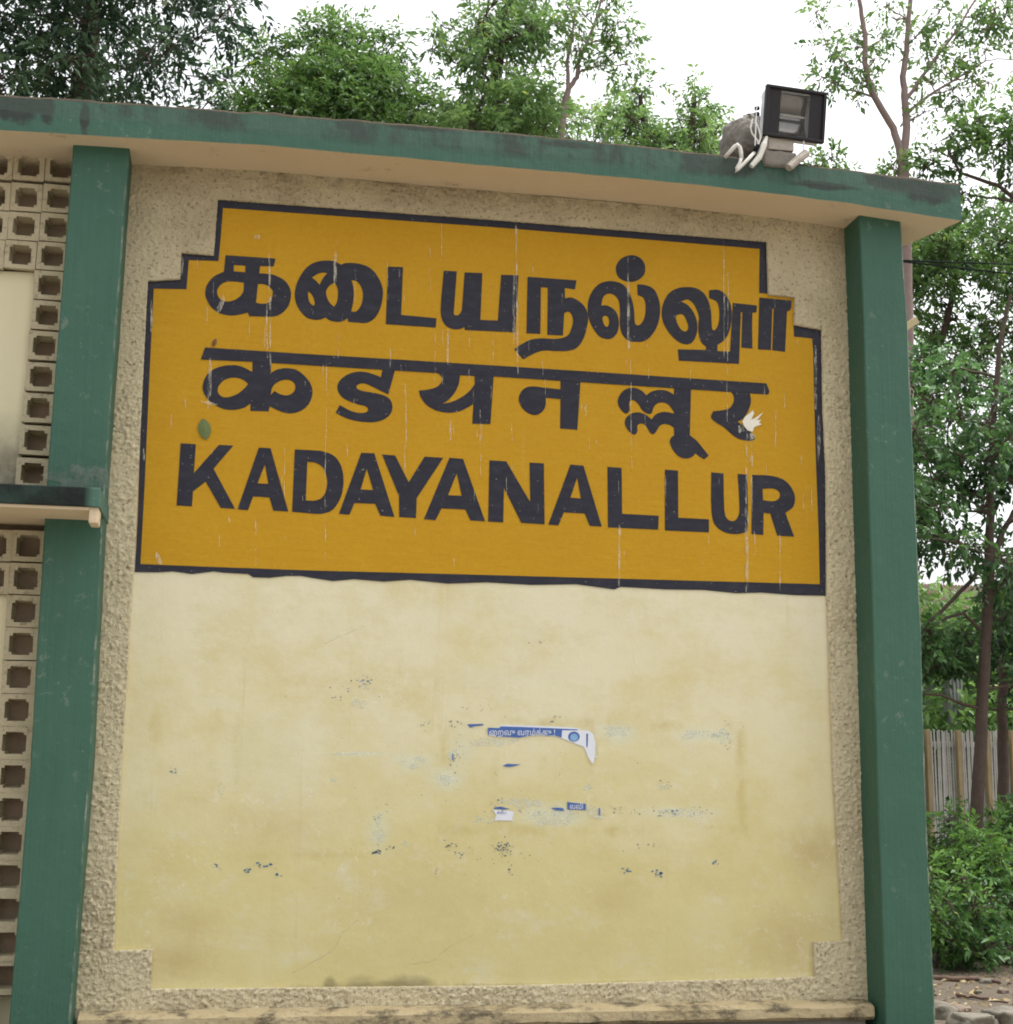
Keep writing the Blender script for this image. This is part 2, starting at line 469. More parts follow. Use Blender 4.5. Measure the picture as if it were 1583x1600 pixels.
def leaf_mat(name, dark, light, trans=0.35, rough=0.5):
    m = bpy.data.materials.new(name); m.use_nodes = True
    t = m.node_tree; t.nodes.clear()
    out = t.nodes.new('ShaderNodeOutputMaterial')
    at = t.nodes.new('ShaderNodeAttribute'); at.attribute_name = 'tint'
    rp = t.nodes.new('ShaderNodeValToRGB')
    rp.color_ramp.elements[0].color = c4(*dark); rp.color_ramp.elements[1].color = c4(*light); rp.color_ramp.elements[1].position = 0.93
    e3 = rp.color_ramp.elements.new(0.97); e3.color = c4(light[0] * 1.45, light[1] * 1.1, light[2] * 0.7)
    t.links.new(at.outputs['Fac'], rp.inputs['Fac'])
    pb = t.nodes.new('ShaderNodeBsdfPrincipled')
    pb.inputs['Roughness'].default_value = rough
    pb.inputs['Specular IOR Level'].default_value = 0.4
    tr = t.nodes.new('ShaderNodeBsdfTranslucent')
    hv = t.nodes.new('ShaderNodeHueSaturation'); hv.inputs['Value'].default_value = 1.3; hv.inputs['Hue'].default_value = 0.485
    t.links.new(rp.outputs['Color'], pb.inputs['Base Color'])
    t.links.new(rp.outputs['Color'], hv.inputs['Color'])
    t.links.new(hv.outputs['Color'], tr.inputs['Color'])
    mx = t.nodes.new('ShaderNodeMixShader'); mx.inputs['Fac'].default_value = trans
    t.links.new(pb.outputs[0], mx.inputs[1]); t.links.new(tr.outputs[0], mx.inputs[2])
    t.links.new(mx.outputs[0], out.inputs['Surface'])
    return m


M['leaf_dark'] = leaf_mat('dark_green_leaf', (0.018, 0.046, 0.026), (0.078, 0.145, 0.068), 0.3)
M['leaf_mid'] = leaf_mat('mid_green_leaf', (0.032, 0.086, 0.022), (0.140, 0.265, 0.065), 0.38)
M['leaf_light'] = leaf_mat('light_green_leaf', (0.062, 0.140, 0.044), (0.195, 0.33, 0.10), 0.45)
M['leaf_broad'] = leaf_mat('glossy_broad_leaf', (0.016, 0.050, 0.016), (0.105, 0.235, 0.070), 0.42, 0.36)
M['leaf_shrub'] = leaf_mat('shrub_leaf', (0.024, 0.076, 0.016), (0.15, 0.31, 0.065), 0.4, 0.42)
M['leaf_litter'] = leaf_mat('dry_leaf', (0.14, 0.085, 0.04), (0.42, 0.34, 0.17), 0.1, 0.8)

# ------------------------------------------------------------------ ground
N = 60
xs = np.concatenate([[-300, -100, -40], np.linspace(-15, 25, N), [60, 120, 300]])
ys = np.concatenate([[-200, -60, -20], np.linspace(-12, 28, N), [60, 120, 400]])
vs, fs = [], []
for j, yy in enumerate(ys):
    for i, xx in enumerate(xs):
        vs.append((xx, yy, 0.05 * noise.noise((xx * 0.5, yy * 0.5, 0)) + 0.02 * noise.noise((xx * 2, yy * 2, 3))))
for j in range(len(ys) - 1):
    for i in range(len(xs) - 1):
        a = j * len(xs) + i
        fs.append((a, a + 1, a + 1 + len(xs), a + len(xs)))
tag(pydata('ground', vs, fs, M['soil'], None, True), 'bare brown soil strewn with leaves behind the building', 'ground', kind='structure')

bm = bmesh.new()
bm_box(bm, (1.0, -9.0, 0.02), (60, 16.4, 0.20), 0.01)  # unseen slab of paving, added to bounce light up onto the soffit
M['paving'] = plain('bounce_paving_concrete', (0.25, 0.222, 0.185), 0.95, 0.25, 2, 0.3)
tag(bm_obj('bounce_paving', bm, M['paving']), 'unseen concrete paving added in front of the building to bounce light onto the soffit', 'bounce_paving', kind='structure')

# ------------------------------------------------------------------ the station building
BLD = empty('station_building', (1.0, 0.1, 0.0))
tag(BLD, 'cream station building end wall with green columns and flat green-edged roof slab', 'building')
Y_COL, Y_FAS, Y_ROUGH = -0.21, -0.33, -0.020
Y_BACK = 0.75

# --- roof slab, its edges as uneven as the cast concrete
top_px = [(-420, 128), (-200, 139), (0, 150), (200, 163), (400, 178), (600, 193), (800, 210), (1000, 230), (1130, 245), (1250, 258), (1400, 277), (1503, 290)]
bot_px = [(-420, 190), (-200, 196), (0, 203), (100, 209), (203, 215), (400, 226), (505, 235), (800, 262), (1047, 284), (1180, 299), (1295, 313), (1334, 319), (1420, 332), (1503, 345)]


def interp(pl, xq):
    xs_ = [p[0] for p in pl]; zs_ = [p[1] for p in pl]
    return float(np.interp(xq, xs_, zs_))


tw = [(w.x, w.z) for w in (W(p[0], p[1], Y_FAS) for p in top_px)]
bw = [(w.x, w.z) for w in (W(p[0], p[1], Y_FAS) for p in bot_px)]
X0, X1 = tw[0][0], bw[-1][0]
DZ = np.median([interp(bw, x) for x in np.linspace(0, 3, 20)])
NS = 140
edge = []
for i in range(NS + 1):
    x = X0 + (X1 - X0) * i / NS
    jt = 0.006 * noise.noise((x * 7, 0, 0)) + 0.004 * noise.noise((x * 23, 1, 0))
    jb = 0.003 * noise.noise((x * 6, 5, 0))
    edge.append((x, interp(tw, x) + jt, interp(bw, x) + jb, 0.004 * noise.noise((x * 5, 9, 0))))
# right end of the soffit runs back obliquely
XB = W(1424, 394, 0.0)
skew = -0.30


def xs_at(x, y):
    f = max(0.0, (x - (X1 - 1.0)) / 1.0)
    return x + skew * f * (y - Y_FAS)


SOF = lambda x: interp(bw, x)
# fascia: front face only (green paint), plus the right return
vs, fs = [], []
for (x, zt, zb, jy) in edge:
    vs += [(x, Y_FAS + jy, zb), (x, Y_FAS + jy * 0.9 + 0.002 * noise.noise((x * 9, 3, 7)), zb * 0.5 + zt * 0.5), (x, Y_FAS + jy + 0.004, zt)]
for i in range(NS):
    a = i * 3
    fs += [(a, a + 3, a + 4, a + 1), (a + 1, a + 4, a + 5, a + 2)]
n0 = len(vs)
e = edge[-1]
for y in np.linspace(Y_FAS, Y_BACK, 6):
    vs += [(xs_at(e[0], y), y, e[2]), (xs_at(e[0], y), y, e[1])]
for i in range(5):
    a = n0 + 2 * i
    fs.append((a, a + 2, a + 3, a + 1))
zt_mid = np.median([q[1] for q in edge]); zb_mid = np.median([q[2] for q in edge])
M['fascia'] = green('green_fascia_paint', (zb_mid + 0.05, zb_mid + 0.10, zb_mid + 0.115))
SLAB = pydata('roof_slab', vs, fs, M['fascia'], BLD)
# underside
vs, fs = [], []
ys_s = np.linspace(Y_FAS, Y_BACK, 9)
for (x, zt, zb, jy) in edge:
    for q, y in enumerate(ys_s):
        vs.append((xs_at(x, y), y + (jy if q == 0 else 0), zb + (0.003 * noise.noise((x * 3, y * 5, 2)) if q else 0)))
m_ = len(ys_s)
for i in range(NS):
    for q in range(m_ - 1):
        a = i * m_ + q
        fs.append((a, a + 1, a + m_ + 1, a + m_))
pydata('soffit', vs, fs, M['soffit'], SLAB, True)
# top screed with its thin reddish mossy rim
vs, fs = [], []
for (x, zt, zb, jy) in edge:
    h = 0.010 + 0.012 * max(0, noise.noise((x * 3.1, 4, 4))) + 0.006 * noise.noise((x * 17, 4, 4))
    y0 = Y_FAS + jy + 0.004
    vs += [(x, y0, zt - 0.002), (x, y0 + 0.004, zt + h), (xs_at(x, 0.2), 0.2, zt + 0.03), (xs_at(x, Y_BACK), Y_BACK, zt + 0.03), (xs_at(x, Y_BACK), Y_BACK, zb)]
for i in range(NS):
    for q in range(4):
        a = i * 5 + q
        fs.append((a, a + 5, a + 6, a + 1))
pydata('roof_screed', vs, fs, M['rust_moss'], SLAB, True)


# --- columns
def column(front_l, front_r, ybk, top_y):
    lv = []
    rows = sorted(set(p[1] for p in front_l) | set(p[1] for p in front_r))
    bm = bmesh.new()
    rings = []
    for py in [top_y] + [r for r in rows if r > top_y] + [1900]:
        xl = W(np.interp(py, [p[1] for p in front_l], [p[0] for p in front_l]) if py < 1600 else front_l[-1][0] - 14 * (1 if front_l[0][0] < 700 else -0.3), py, Y_COL)
        xr = W(np.interp(py, [p[1] for p in front_r], [p[0] for p in front_r]) if py < 1600 else front_r[-1][0] - 12 * (1 if front_l[0][0] < 700 else -0.5), py, Y_COL)
        zc = (xl.z + xr.z) / 2
        if py == top_y: zc = max(SOF(xl.x), SOF(xr.x)) + 0.05
        if py == 1900: zc = -0.05
        rings.append((xl.x, xr.x, zc))
    dense = []
    for (a, b) in zip(rings, rings[1:]):
        for s in range(6):
            t = s / 6
            dense.append(tuple(a[i] * (1 - t) + b[i] * t for i in range(3)))
    dense.append(rings[-1])
    b = 0.006
    prev = None
    for (xl, xr, zc) in dense:
        j = lambda s: 0.0034 * noise.noise((s, zc * 4, 1.5))
        sec = [(xl + b + j(1), Y_COL), (xr - b + j(2), Y_COL), (xr + j(3), Y_COL + b), (xr + j(3), ybk), (xl + j(4), ybk), (xl + j(4), Y_COL + b)]
        ring = [bm.verts.new((p[0], p[1] + (0.0015 * noise.noise((p[0] * 9, zc * 5, 0)) if i < 2 else 0), zc)) for i, p in enumerate(sec)]
        if prev:
            for i in range(6):
                bm.faces.new((prev[i], prev[(i + 1) % 6], ring[(i + 1) % 6], ring[i]))
        prev = ring
    col_o = bm_obj('column', bm, M['green'], BLD)
    # bare pale edge where the green coat stops short of the right arris
    vs, fs = [], []
    for (xl, xr, zc) in dense:
        for q in range(1):
            w_ = 0.0035 + 0.003 * noise.noise((zc * 6, xr, 2))
            vs += [(xr - b - w_ + 0.0034 * noise.noise((2, zc * 4, 1.5)), Y_COL - 0.0022, zc), (xr - 0.001 + 0.0034 * noise.noise((3, zc * 4, 1.5)), Y_COL - 0.0022, zc)]
    for i in range(len(dense) - 1): fs.append((2 * i + 2, 2 * i + 3, 2 * i + 1, 2 * i))
    pydata('bare_edge', vs, fs, M['bare_edge'], col_o)
    return col_o, dense


CL, cl_d = column([(115, 222), (94.5, 475), (74, 740), (69.5, 820), (47.5, 1190), (27.6, 1600)],
                  [(203, 222), (185, 475), (166, 740), (160, 830), (142.5, 1190), (122, 1600)], 0.35, 222)
CRt, cr_d = column([(1343, 340), (1349, 500), (1362, 900), (1372, 1250), (1380, 1600)],
                   [(1407, 340), (1418, 500), (1440, 1000), (1456, 1600)], 0.35, 340)
XL_IN = max(d[1] for d in cl_d) + 0.0
XR_IN = min(d[0] for d in cr_d)
Z_LEDGE = W(800, 1572, -0.02).z

# --- core wall behind everything
bm = bmesh.new()
zt = min(SOF(x) for x in np.linspace(-1.5, 3.0, 30)) - 0.002
xr_ = min(d[1] for d in cr_d) - 0.04
bm_box(bm, ((X0 + xr_) / 2, 0.22, (zt + 0.0) / 2), (xr_ - X0 - 0.05, 0.26, zt))
bm_obj('wall_core', bm, M['side'], BLD)

# --- recessed panel (smooth plaster) and its outline
PANEL = [(340.6, 312.3), (770, 344), (1197.3, 378.3), (1199.6, 461), (1240.6, 465.8), (1240, 508.4), (1283, 516), (1285, 640), (1289.6, 739), (1291, 931),
         (1300, 1200), (1316, 1470), (1270, 1472), (1272, 1526), (800, 1540), (236, 1545), (238, 1483), (178, 1485), (190, 1200), (209, 893),
         (220, 665), (231, 440), (282, 437), (283.6, 396), (334, 400)]
PW = px_loop(PANEL, y=-0.006)
slab_poly('panel_plaster', [[(p[0], p[1]) for p in [(min(d[0] for d in cl_d) + 0.1, PW[15][1] - 0.2), (min(d[1] for d in cr_d) - 0.03, PW[15][1] - 0.2), (min(d[1] for d in cr_d) - 0.03, PW[0][1] + 0.2), (min(d[0] for d in cl_d) + 0.1, PW[0][1] + 0.2)]]],
          0.0, 0.085, M['panel'], BLD)


def inside(x, z_, poly):
    c = False
    j = len(poly) - 1
    for i in range(len(poly)):
        xi, zi = poly[i]; xj, zj = poly[j]
        if (zi > z_) != (zj > z_) and x < (xj - xi) * (z_ - zi) / (zj - zi) + xi: c = not c
        j = i
    return c


# --- roughcast surround, lumps as real relief
CELL = 0.0062
rx0, rx1 = min(d[1] for d in cl_d) - 0.03, max(d[0] for d in cr_d) + 0.05
rz0, rz1 = Z_LEDGE - 0.02, max(SOF(rx0), SOF(rx1)) + 0.02
nx, nz = int((rx1 - rx0) / CELL) + 1, int((rz1 - rz0) / CELL) + 1
gx = rx0 + (np.arange(nx + 1)) * CELL
gz = rz0 + (np.arange(nz + 1)) * CELL
# scanline inside test of cell centres
cx_, cz_ = (gx[:-1] + gx[1:]) / 2, (gz[:-1] + gz[1:]) / 2
ins = np.zeros((nz, nx), bool)
pa = np.array(PW)
for r_ in range(nz):
    zc = cz_[r_] 
    hit = []
    for i in range(len(pa)):
        (xi, zi), (xj, zj) = pa[i], pa[(i + 1) % len(pa)]
        if (zi > zc) != (zj > zc): hit.append(xi + (zc - zi) / (zj - zi) * (xj - xi))
    hit.sort()
    for a, b in zip(hit[::2], hit[1::2]):
        ja = jb = 0.0
        ins[r_, (cx_ > a + ja) & (cx_ < b + jb)] = True
for r_ in range(nz):
    for c_ in range(nx):
        pass
keep = ~ins
used = np.zeros((nz + 1, nx + 1), bool)
used[:-1, :-1] |= keep; used[1:, :-1] |= keep; used[:-1, 1:] |= keep; used[1:, 1:] |= keep
idx = -np.ones((nz + 1, nx + 1), int)
vs = []
for r_ in range(nz + 1):
    for c_ in range(nx + 1):
        if used[r_, c_]:
            x, zc = gx[c_], gz[r_]
            p = (x, 0, zc)
            lz = 0.5 + 0.5 * noise.noise((x * 2.1, 11, zc * 2.1))
            h = (0.2 + 0.5 * lz) * noise.noise((x * 28, 0, zc * 28)) + 0.40 * noise.noise((x * 62, 3, zc * 62)) + 0.34 * noise.noise((x * 125, 6, zc * 125))
            am = 0.019 * (0.75 + 0.25 * max(0.0, min(1.0, (3.7 - zc) / 1.0))) * (0.8 + 0.5 * noise.noise((x * 3, 0, zc * 3)))
            idx[r_, c_] = len(vs)
            edge_v = not (keep[max(r_ - 1, 0), max(c_ - 1, 0)] and keep[max(r_ - 1, 0), min(c_, nx - 1)] and keep[min(r_, nz - 1), max(c_ - 1, 0)] and keep[min(r_, nz - 1), min(c_, nx - 1)])
            if edge_v:
                p2 = np.array((x, zc)); a_ = pa; b_ = np.roll(pa, -1, 0)
                ab = b_ - a_; tt = np.clip(((p2 - a_) * ab).sum(1) / (ab * ab).sum(1), 0, 1)
                q2 = a_ + ab * tt[:, None]
                x, zc = q2[np.argmin(((q2 - p2) ** 2).sum(1))]
                am *= 0.6
            vs.append((x + 0.002 * noise.noise((x * 80, 1, zc * 80)), Y_ROUGH - am * (abs(h) * 1.7 - 0.2), zc + 0.002 * noise.noise((x * 80, 8, zc * 80))))
fs = []
kr, kc = np.nonzero(keep)
for r_, c_ in zip(kr, kc):
    fs.append((int(idx[r_, c_]), int(idx[r_, c_ + 1]), int(idx[r_ + 1, c_ + 1]), int(idx[r_ + 1, c_])))
back = {}
def bk(i):
    if i not in back:
        back[i] = len(vs); vs.append((vs[i][0], 0.002, vs[i][2]))
    return back[i]
for r_ in range(nz):
    for c_ in range(nx):
        if not keep[r_, c_]: continue
        for dr, dc, e0, e1 in ((0, -1, (r_ + 1, c_), (r_, c_)), (0, 1, (r_, c_ + 1), (r_ + 1, c_ + 1)), (-1, 0, (r_, c_), (r_, c_ + 1)), (1, 0, (r_ + 1, c_ + 1), (r_ + 1, c_))):
            rr, cc = r_ + dr, c_ + dc
            if 0 <= rr < nz and 0 <= cc < nx and not keep[rr, cc]:
                a, b = int(idx[e0]), int(idx[e1])
                fs.append((b, a, bk(a), bk(b)))
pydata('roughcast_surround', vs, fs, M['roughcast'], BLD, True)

# --- ledge at the foot of the panel
lx0, lx1 = W(122, 1592, -0.1).x, W(1366, 1567, -0.13).x
bm = bmesh.new()
n_ = 60
prof = [(-0.0, 0.012), (-0.11, 0.0), (-0.132, -0.012), (-0.135, -0.055), (-0.118, -0.070), (-0.0, -0.075)]
zl0, zl1 = W(130, 1590, -0.135).z, W(1366, 1570, -0.135).z
prev = None
for i in range(n_ + 1):
    t = i / n_; x = lx0 + (lx1 - lx0) * t; zb = zl0 + (zl1 - zl0) * t
    ring = [bm.verts.new((x, p[0] + 0.006 * noise.noise((x * 4, q, 0)) * (q not in (0, 5)), zb + p[1] + 0.006 * noise.noise((x * 5, q, 3)))) for q, p in enumerate(prof)]
    if prev:
        for q in range(5): bm.faces.new((prev[q], ring[q], ring[q + 1], prev[q + 1]))
    else: bm.faces.new(ring[::-1])
    prev = ring
bm.faces.new(prev)
bm_obj('plinth_ledge', bm, M['ledge'], BLD)
bm = bmesh.new()
bm_box(bm, ((lx0 + lx1) / 2, 0.0, (zl0 - 0.08) / 2), (lx1 - lx0 - 0.06, 0.18, zl0 - 0.06))
bm_obj('plinth', bm, M['cement'], BLD)

# --- painted name board
BOARD_PX = [(341, 312.5), (770, 344.5), (1197, 378.6), (1199.3, 461.3), (1240.4, 466), (1239.8, 508.6), (1282.7, 516.2), (1284.7, 640), (1289.2, 739), (1288.5, 922),
            (1150, 917), (960, 910), (700, 902), (553.7, 898), (490, 896), (450, 894), (391, 892), (334, 889), (211.5, 887), (220.3, 665), (231.3, 440.3), (282.3, 437.2), (284, 396.3), (334.4, 400)]
BOARD = slab_poly('name_board', [px_loop(BOARD_PX)], -0.002, 0.003, M['yellow'], BLD)
bo = [(1197.3, 378.3), (1197.6, 420), (1199, 459), (1186, 458), (1186.5, 420), (1187, 389), (980, 372), (770, 355), (560, 340), (348.4, 325), (345, 370), (341.3, 408), (295, 406.5), (291.4, 452), (240.4, 451),
      (233, 600), (226, 760), (219.5, 881.5), (330, 886), (490, 891.7), (700, 897), (900, 902.5), (1100, 908), (1280.9, 913),
      (1279, 830), (1275.4, 739), (1272.5, 640), (1270.6, 549.5), (1269, 529), (1240.6, 526), (1239.8, 508.4), (1283, 516), (1285.4, 640), (1289.6, 739), (1289.6, 860), (1289.5, 931),
      (1240, 930), (1190, 926), (1150, 927), (1100, 922), (1040, 921), (970, 917), (960, 921), (900, 913), (830, 914), (760, 910), (700, 912), (640, 906), (600, 909), (553.7, 905), (520, 908), (493.6, 904), (470, 900), (447.6, 900), (420, 903), (395, 902), (388, 897), (350, 895), (334, 893), (300, 897), (270, 893), (245, 894.5), (210.6, 894),
      (216, 800), (220, 665), (226, 540), (231, 440), (256, 439), (282, 437), (283, 416), (283.6, 396), (310, 398.5), (334, 400), (337, 360), (340.6, 312.3), (560, 327), (770, 344), (980, 360)]
slab_poly('border', [px_loop(bo)], -0.0045, 0.002, M['navy'], BOARD)

G = []      # (origin x, origin y, scale, outer, holes) hand-painted signs traced as outlines
A = (310, 390, 9.894)
G.append(A + ([(420, 90, 1), (1190, 143, 1), (1185, 180), (1162, 262, 1), (955, 255, 1), (940, 370, 1), (1060, 378), (1180, 400), (1330, 480), (1410, 590), (1432, 700), (1400, 850), (1320, 960), (1200, 1028), (1050, 1038), (785, 1030, 1), (765, 975, 1), (640, 1005), (500, 1020), (320, 980), (190, 880), (120, 750), (105, 660), (140, 540), (240, 420), (395, 345, 1)],
     [[(548, 240, 1), (728, 250, 1), (725, 355, 1), (545, 340, 1)],
      [(705, 515, 1), (580, 498), (430, 500), (340, 550), (295, 620), (295, 700), (340, 770), (420, 805), (540, 790), (640, 730), (695, 650)],
      [(920, 535, 1), (1000, 535), (1080, 565), (1140, 625), (1148, 700), (1120, 790), (1070, 830), (985, 840), (890, 825, 1)]]))
B = (450, 390, 6.596)
G.append(B + ([(548, 158, 1), (600, 140), (740, 150), (850, 195), (930, 290), (975, 400), (975, 500), (945, 620), (890, 710), (810, 755), (700, 752), (620, 745, 1), (615, 708, 1), (560, 740), (500, 745), (430, 730), (385, 700, 1), (340, 720), (280, 725), (200, 705), (140, 650), (90, 570), (70, 470), (85, 370), (130, 270), (200, 180), (290, 130), (400, 115), (480, 125)],
     [[(245, 290, 1), (310, 250), (360, 238), (405, 243, 1), (360, 300), (325, 365, 1), (285, 320)],
      [(205, 430, 1), (238, 455), (265, 505), (276, 560), (262, 580, 1), (230, 555), (210, 505)],
      [(480, 340, 1), (507, 390), (516, 450), (505, 540), (475, 592, 1), (430, 550), (400, 490), (393, 430), (420, 380)],
      [(655, 315, 1), (710, 330), (755, 390), (772, 460), (765, 540), (740, 600), (700, 640), (650, 640, 1), (670, 550), (678, 450), (668, 370)]]))
G.append(B + ([(1030, 178, 1), (1185, 183, 1), (1165, 675, 1), (1530, 710, 1), (1522, 805, 1), (1008, 770, 1)], []))
C_ = (680, 410, 6.596)
G.append(C_ + ([(88, 88, 1), (222, 95, 1), (190, 520, 1), (200, 545), (245, 540), (275, 490, 1), (303, 105, 1), (485, 112, 1), (465, 595, 1), (645, 602, 1), (680, 130, 1), (858, 135, 1), (822, 722, 1), (305, 698, 1), (300, 665, 1), (265, 685), (190, 690), (120, 660), (75, 600), (55, 500)], []))
G.append(C_ + ([(952, 150, 1), (1455, 188, 1), (1440, 280, 1), (1335, 265, 1), (1335, 372, 1), (1400, 365), (1470, 395), (1540, 460), (1575, 560), (1560, 680), (1525, 790), (1460, 880), (1370, 912), (1250, 915), (1120, 910), (1030, 935), (905, 1000, 1), (815, 895, 1), (880, 850), (980, 800), (1090, 785), (1230, 790), (1310, 780), (1370, 750), (1400, 690), (1420, 610), (1405, 540), (1370, 508), (1328, 525, 1), (1315, 755, 1), (1155, 748, 1), (1160, 262, 1), (1088, 258, 1), (1082, 738, 1), (940, 732, 1)], []))
D_ = (900, 390, 8.794)
G.append(D_ + ([(545, 260), (575, 370), (650, 425), (750, 445), (850, 420), (930, 350), (950, 260), (920, 160), (850, 100), (750, 80), (640, 115), (575, 180)], []))
G.append(D_ + ([(840, 480, 1), (950, 490), (1060, 540), (1120, 640), (1150, 760), (1150, 900), (1110, 1060), (1020, 1200), (930, 1260), (830, 1270), (730, 1255), (650, 1190), (612, 1100), (600, 1000), (604, 870), (590, 720), (550, 650), (490, 610), (430, 610), (370, 660), (345, 772, 1), (420, 770), (500, 810), (555, 870), (583, 960), (585, 1060), (560, 1150), (500, 1215), (420, 1230), (330, 1200), (250, 1110), (190, 990), (160, 850), (170, 700), (220, 580), (310, 480), (420, 440), (520, 440), (620, 470), (690, 530), (740, 620), (780, 740), (800, 880), (808, 1010), (838, 1042), (885, 1028), (935, 950), (955, 840), (950, 730), (920, 660), (845, 625, 1)],
     [[(370, 925), (400, 910), (440, 930), (455, 1000), (440, 1055), (410, 1062), (380, 1020), (362, 960)]]))
E_ = (1020, 430, 6.883)
G.append(E_ + ([(605, 165, 1), (700, 160), (770, 200), (820, 280), (845, 380), (842, 500), (815, 620), (765, 700), (693, 752, 1), (692, 818, 1), (830, 824, 1), (860, 300, 1), (1118, 328, 1), (1112, 402, 1), (1070, 405, 1), (1066, 520), (1070, 790, 1), (952, 780, 1), (962, 400, 1), (945, 400, 1), (932, 780, 1), (925, 955, 1), (280, 920, 1), (268, 800, 1), (575, 806, 1), (570, 770, 1), (520, 720), (492, 630), (488, 540), (495, 450), (470, 370), (430, 300), (370, 262), (300, 285, 1), (370, 320), (430, 390), (468, 480), (478, 580), (460, 660), (420, 725), (360, 745), (280, 720), (190, 640), (120, 530), (95, 420), (110, 310), (170, 200), (260, 145), (370, 130), (470, 145), (550, 200), (600, 290), (625, 400), (630, 500), (638, 580), (660, 595), (700, 540), (715, 450), (710, 350), (690, 290), (650, 265), (605, 248, 1)],
     [[(250, 440), (290, 420), (330, 430), (365, 500), (380, 560), (365, 600), (330, 605), (290, 570), (255, 500)]]))
G.append(E_ + ([(1145, 243, 1), (1490, 275, 1), (1486, 355), (1468, 385, 1), (1442, 390, 1), (1420, 825, 1), (1284, 808, 1), (1300, 362, 1), (1284, 360, 1), (1268, 806, 1), (1130, 798, 1)], []))
F_ = (300, 530, 4.656)
G.append(F_ + ([(440, 110, 1), (580, 120, 1), (572, 247, 1), (620, 222), (680, 212), (760, 225), (830, 280), (872, 350), (872, 420), (835, 490), (770, 530), (700, 540), (630, 520), (565, 488, 1), (558, 525, 1), (425, 522, 1), (425, 467, 1), (380, 498), (300, 515), (220, 505), (140, 460), (90, 400), (78, 340), (110, 260), (180, 210), (280, 190), (360, 200), (440, 240, 1)],
     [[(410, 325, 1), (370, 295), (310, 280), (240, 295), (195, 340), (188, 385), (220, 420), (270, 422), (330, 400), (380, 360)],
      [(570, 410, 1), (600, 378, 1), (640, 400), (690, 410), (735, 390), (752, 350), (735, 310), (680, 295), (620, 315), (585, 350)]]))
G.append(F_ + ([(1392, 190, 1), (1485, 195, 1), (1428, 402, 1), (1370, 375), (1310, 345), (1250, 322), (1205, 332), (1197, 355), (1230, 375), (1300, 388), (1390, 408), (1440, 440), (1458, 500), (1430, 560), (1350, 600), (1260, 603), (1180, 592), (1110, 570), (1045, 535, 1), (1075, 480, 1), (1110, 500), (1160, 525), (1210, 537), (1260, 535), (1282, 515), (1265, 490), (1210, 475), (1140, 450), (1085, 415), (1058, 360), (1070, 310), (1120, 265), (1190, 240), (1260, 240), (1330, 260), (1375, 278, 1)], []))
H_ = (620, 550, 4.947)
G.append(H_ + ([(310, 120, 1), (752, 130, 1), (723, 558, 1), (583, 555, 1), (592, 402, 1), (550, 428), (480, 460), (400, 470), (310, 455), (230, 410), (185, 350), (170, 300, 1), (250, 290), (310, 270), (345, 235), (350, 200), (322, 166, 1)],
     [[(488, 180, 1), (600, 187, 1), (603, 250, 1), (560, 305), (500, 350), (430, 385), (350, 402, 1), (400, 370), (450, 310), (480, 240)]]))
G.append(H_ + ([(1265, 140, 1), (1424, 150, 1), (1395, 602, 1), (1262, 592, 1), (1265, 365, 1), (1150, 355, 1), (1148, 420), (1120, 465), (1070, 488), (1010, 470), (960, 420), (942, 360), (960, 310), (1000, 275), (1060, 268), (1150, 278), (1265, 290, 1)], []))
I_ = (940, 560, 5.654)
G.append(I_ + ([(640, 200, 1), (790, 210, 1), (778, 680, 1), (840, 730), (890, 790), (945, 860, 1), (905, 892, 1), (865, 868), (828, 838, 1), (800, 870), (740, 885), (680, 865), (630, 810), (602, 740), (615, 700), (640, 680, 1), (638, 612, 1), (600, 590), (550, 580), (510, 600), (480, 648), (455, 670), (430, 660), (400, 610), (370, 580), (335, 578), (314, 598), (315, 640), (300, 670), (270, 668), (230, 630), (205, 580), (215, 530), (260, 490), (320, 478), (390, 500), (440, 540, 1), (480, 495), (540, 475), (600, 480), (638, 492, 1), (636, 470, 1), (590, 410), (540, 390), (490, 400), (455, 440), (440, 485), (410, 490), (360, 460), (320, 400), (280, 370), (250, 377), (242, 410), (245, 460), (220, 487), (185, 470), (150, 420), (143, 370), (170, 310), (220, 270), (290, 262), (350, 285), (395, 328, 1), (440, 295), (510, 280), (580, 290), (638, 322, 1)], []))
G.append(I_ + ([(1120, 230, 1), (1310, 240, 1), (1308, 305, 1), (1318, 380), (1295, 460), (1250, 530), (1200, 560, 1), (1240, 590), (1300, 640), (1350, 690), (1345, 720), (1300, 728), (1220, 715), (1160, 680), (1080, 610), (1000, 560), (966, 520), (985, 468, 1), (1060, 460), (1120, 445), (1160, 400), (1168, 345), (1145, 295, 1)], []))
cor = lambda pts: [(a, b, 1) for a, b in pts]
J_ = (200, 660, 2.827)
G.append(J_ + (cor([(233, 93), (300, 97), (291, 225), (402, 100), (465, 103), (378, 205), (473, 382), (410, 378), (343, 262), (287, 305), (283, 371), (215, 367)]), []))
G.append(J_ + (cor([(578, 112), (630, 115), (708, 394), (642, 390), (625, 332), (553, 327), (530, 388), (484, 384)]), [cor([(605, 185), (620, 272), (572, 270)])]))
G.append(J_ + ([(737, 120, 1), (850, 126, 1), (905, 145), (940, 190), (952, 260), (940, 330), (905, 385), (860, 403), (825, 404, 1), (725, 395, 1)], [[(792, 174, 1), (832, 180), (865, 205), (880, 260), (872, 310), (850, 338), (820, 347, 1), (785, 345, 1)]]))
G.append(J_ + (cor([(1030, 135), (1088, 137), (1177, 418), (1115, 412), (1092, 360), (1000, 356), (978, 408), (932, 404)]), [cor([(1055, 205), (1083, 300), (1027, 297)])]))
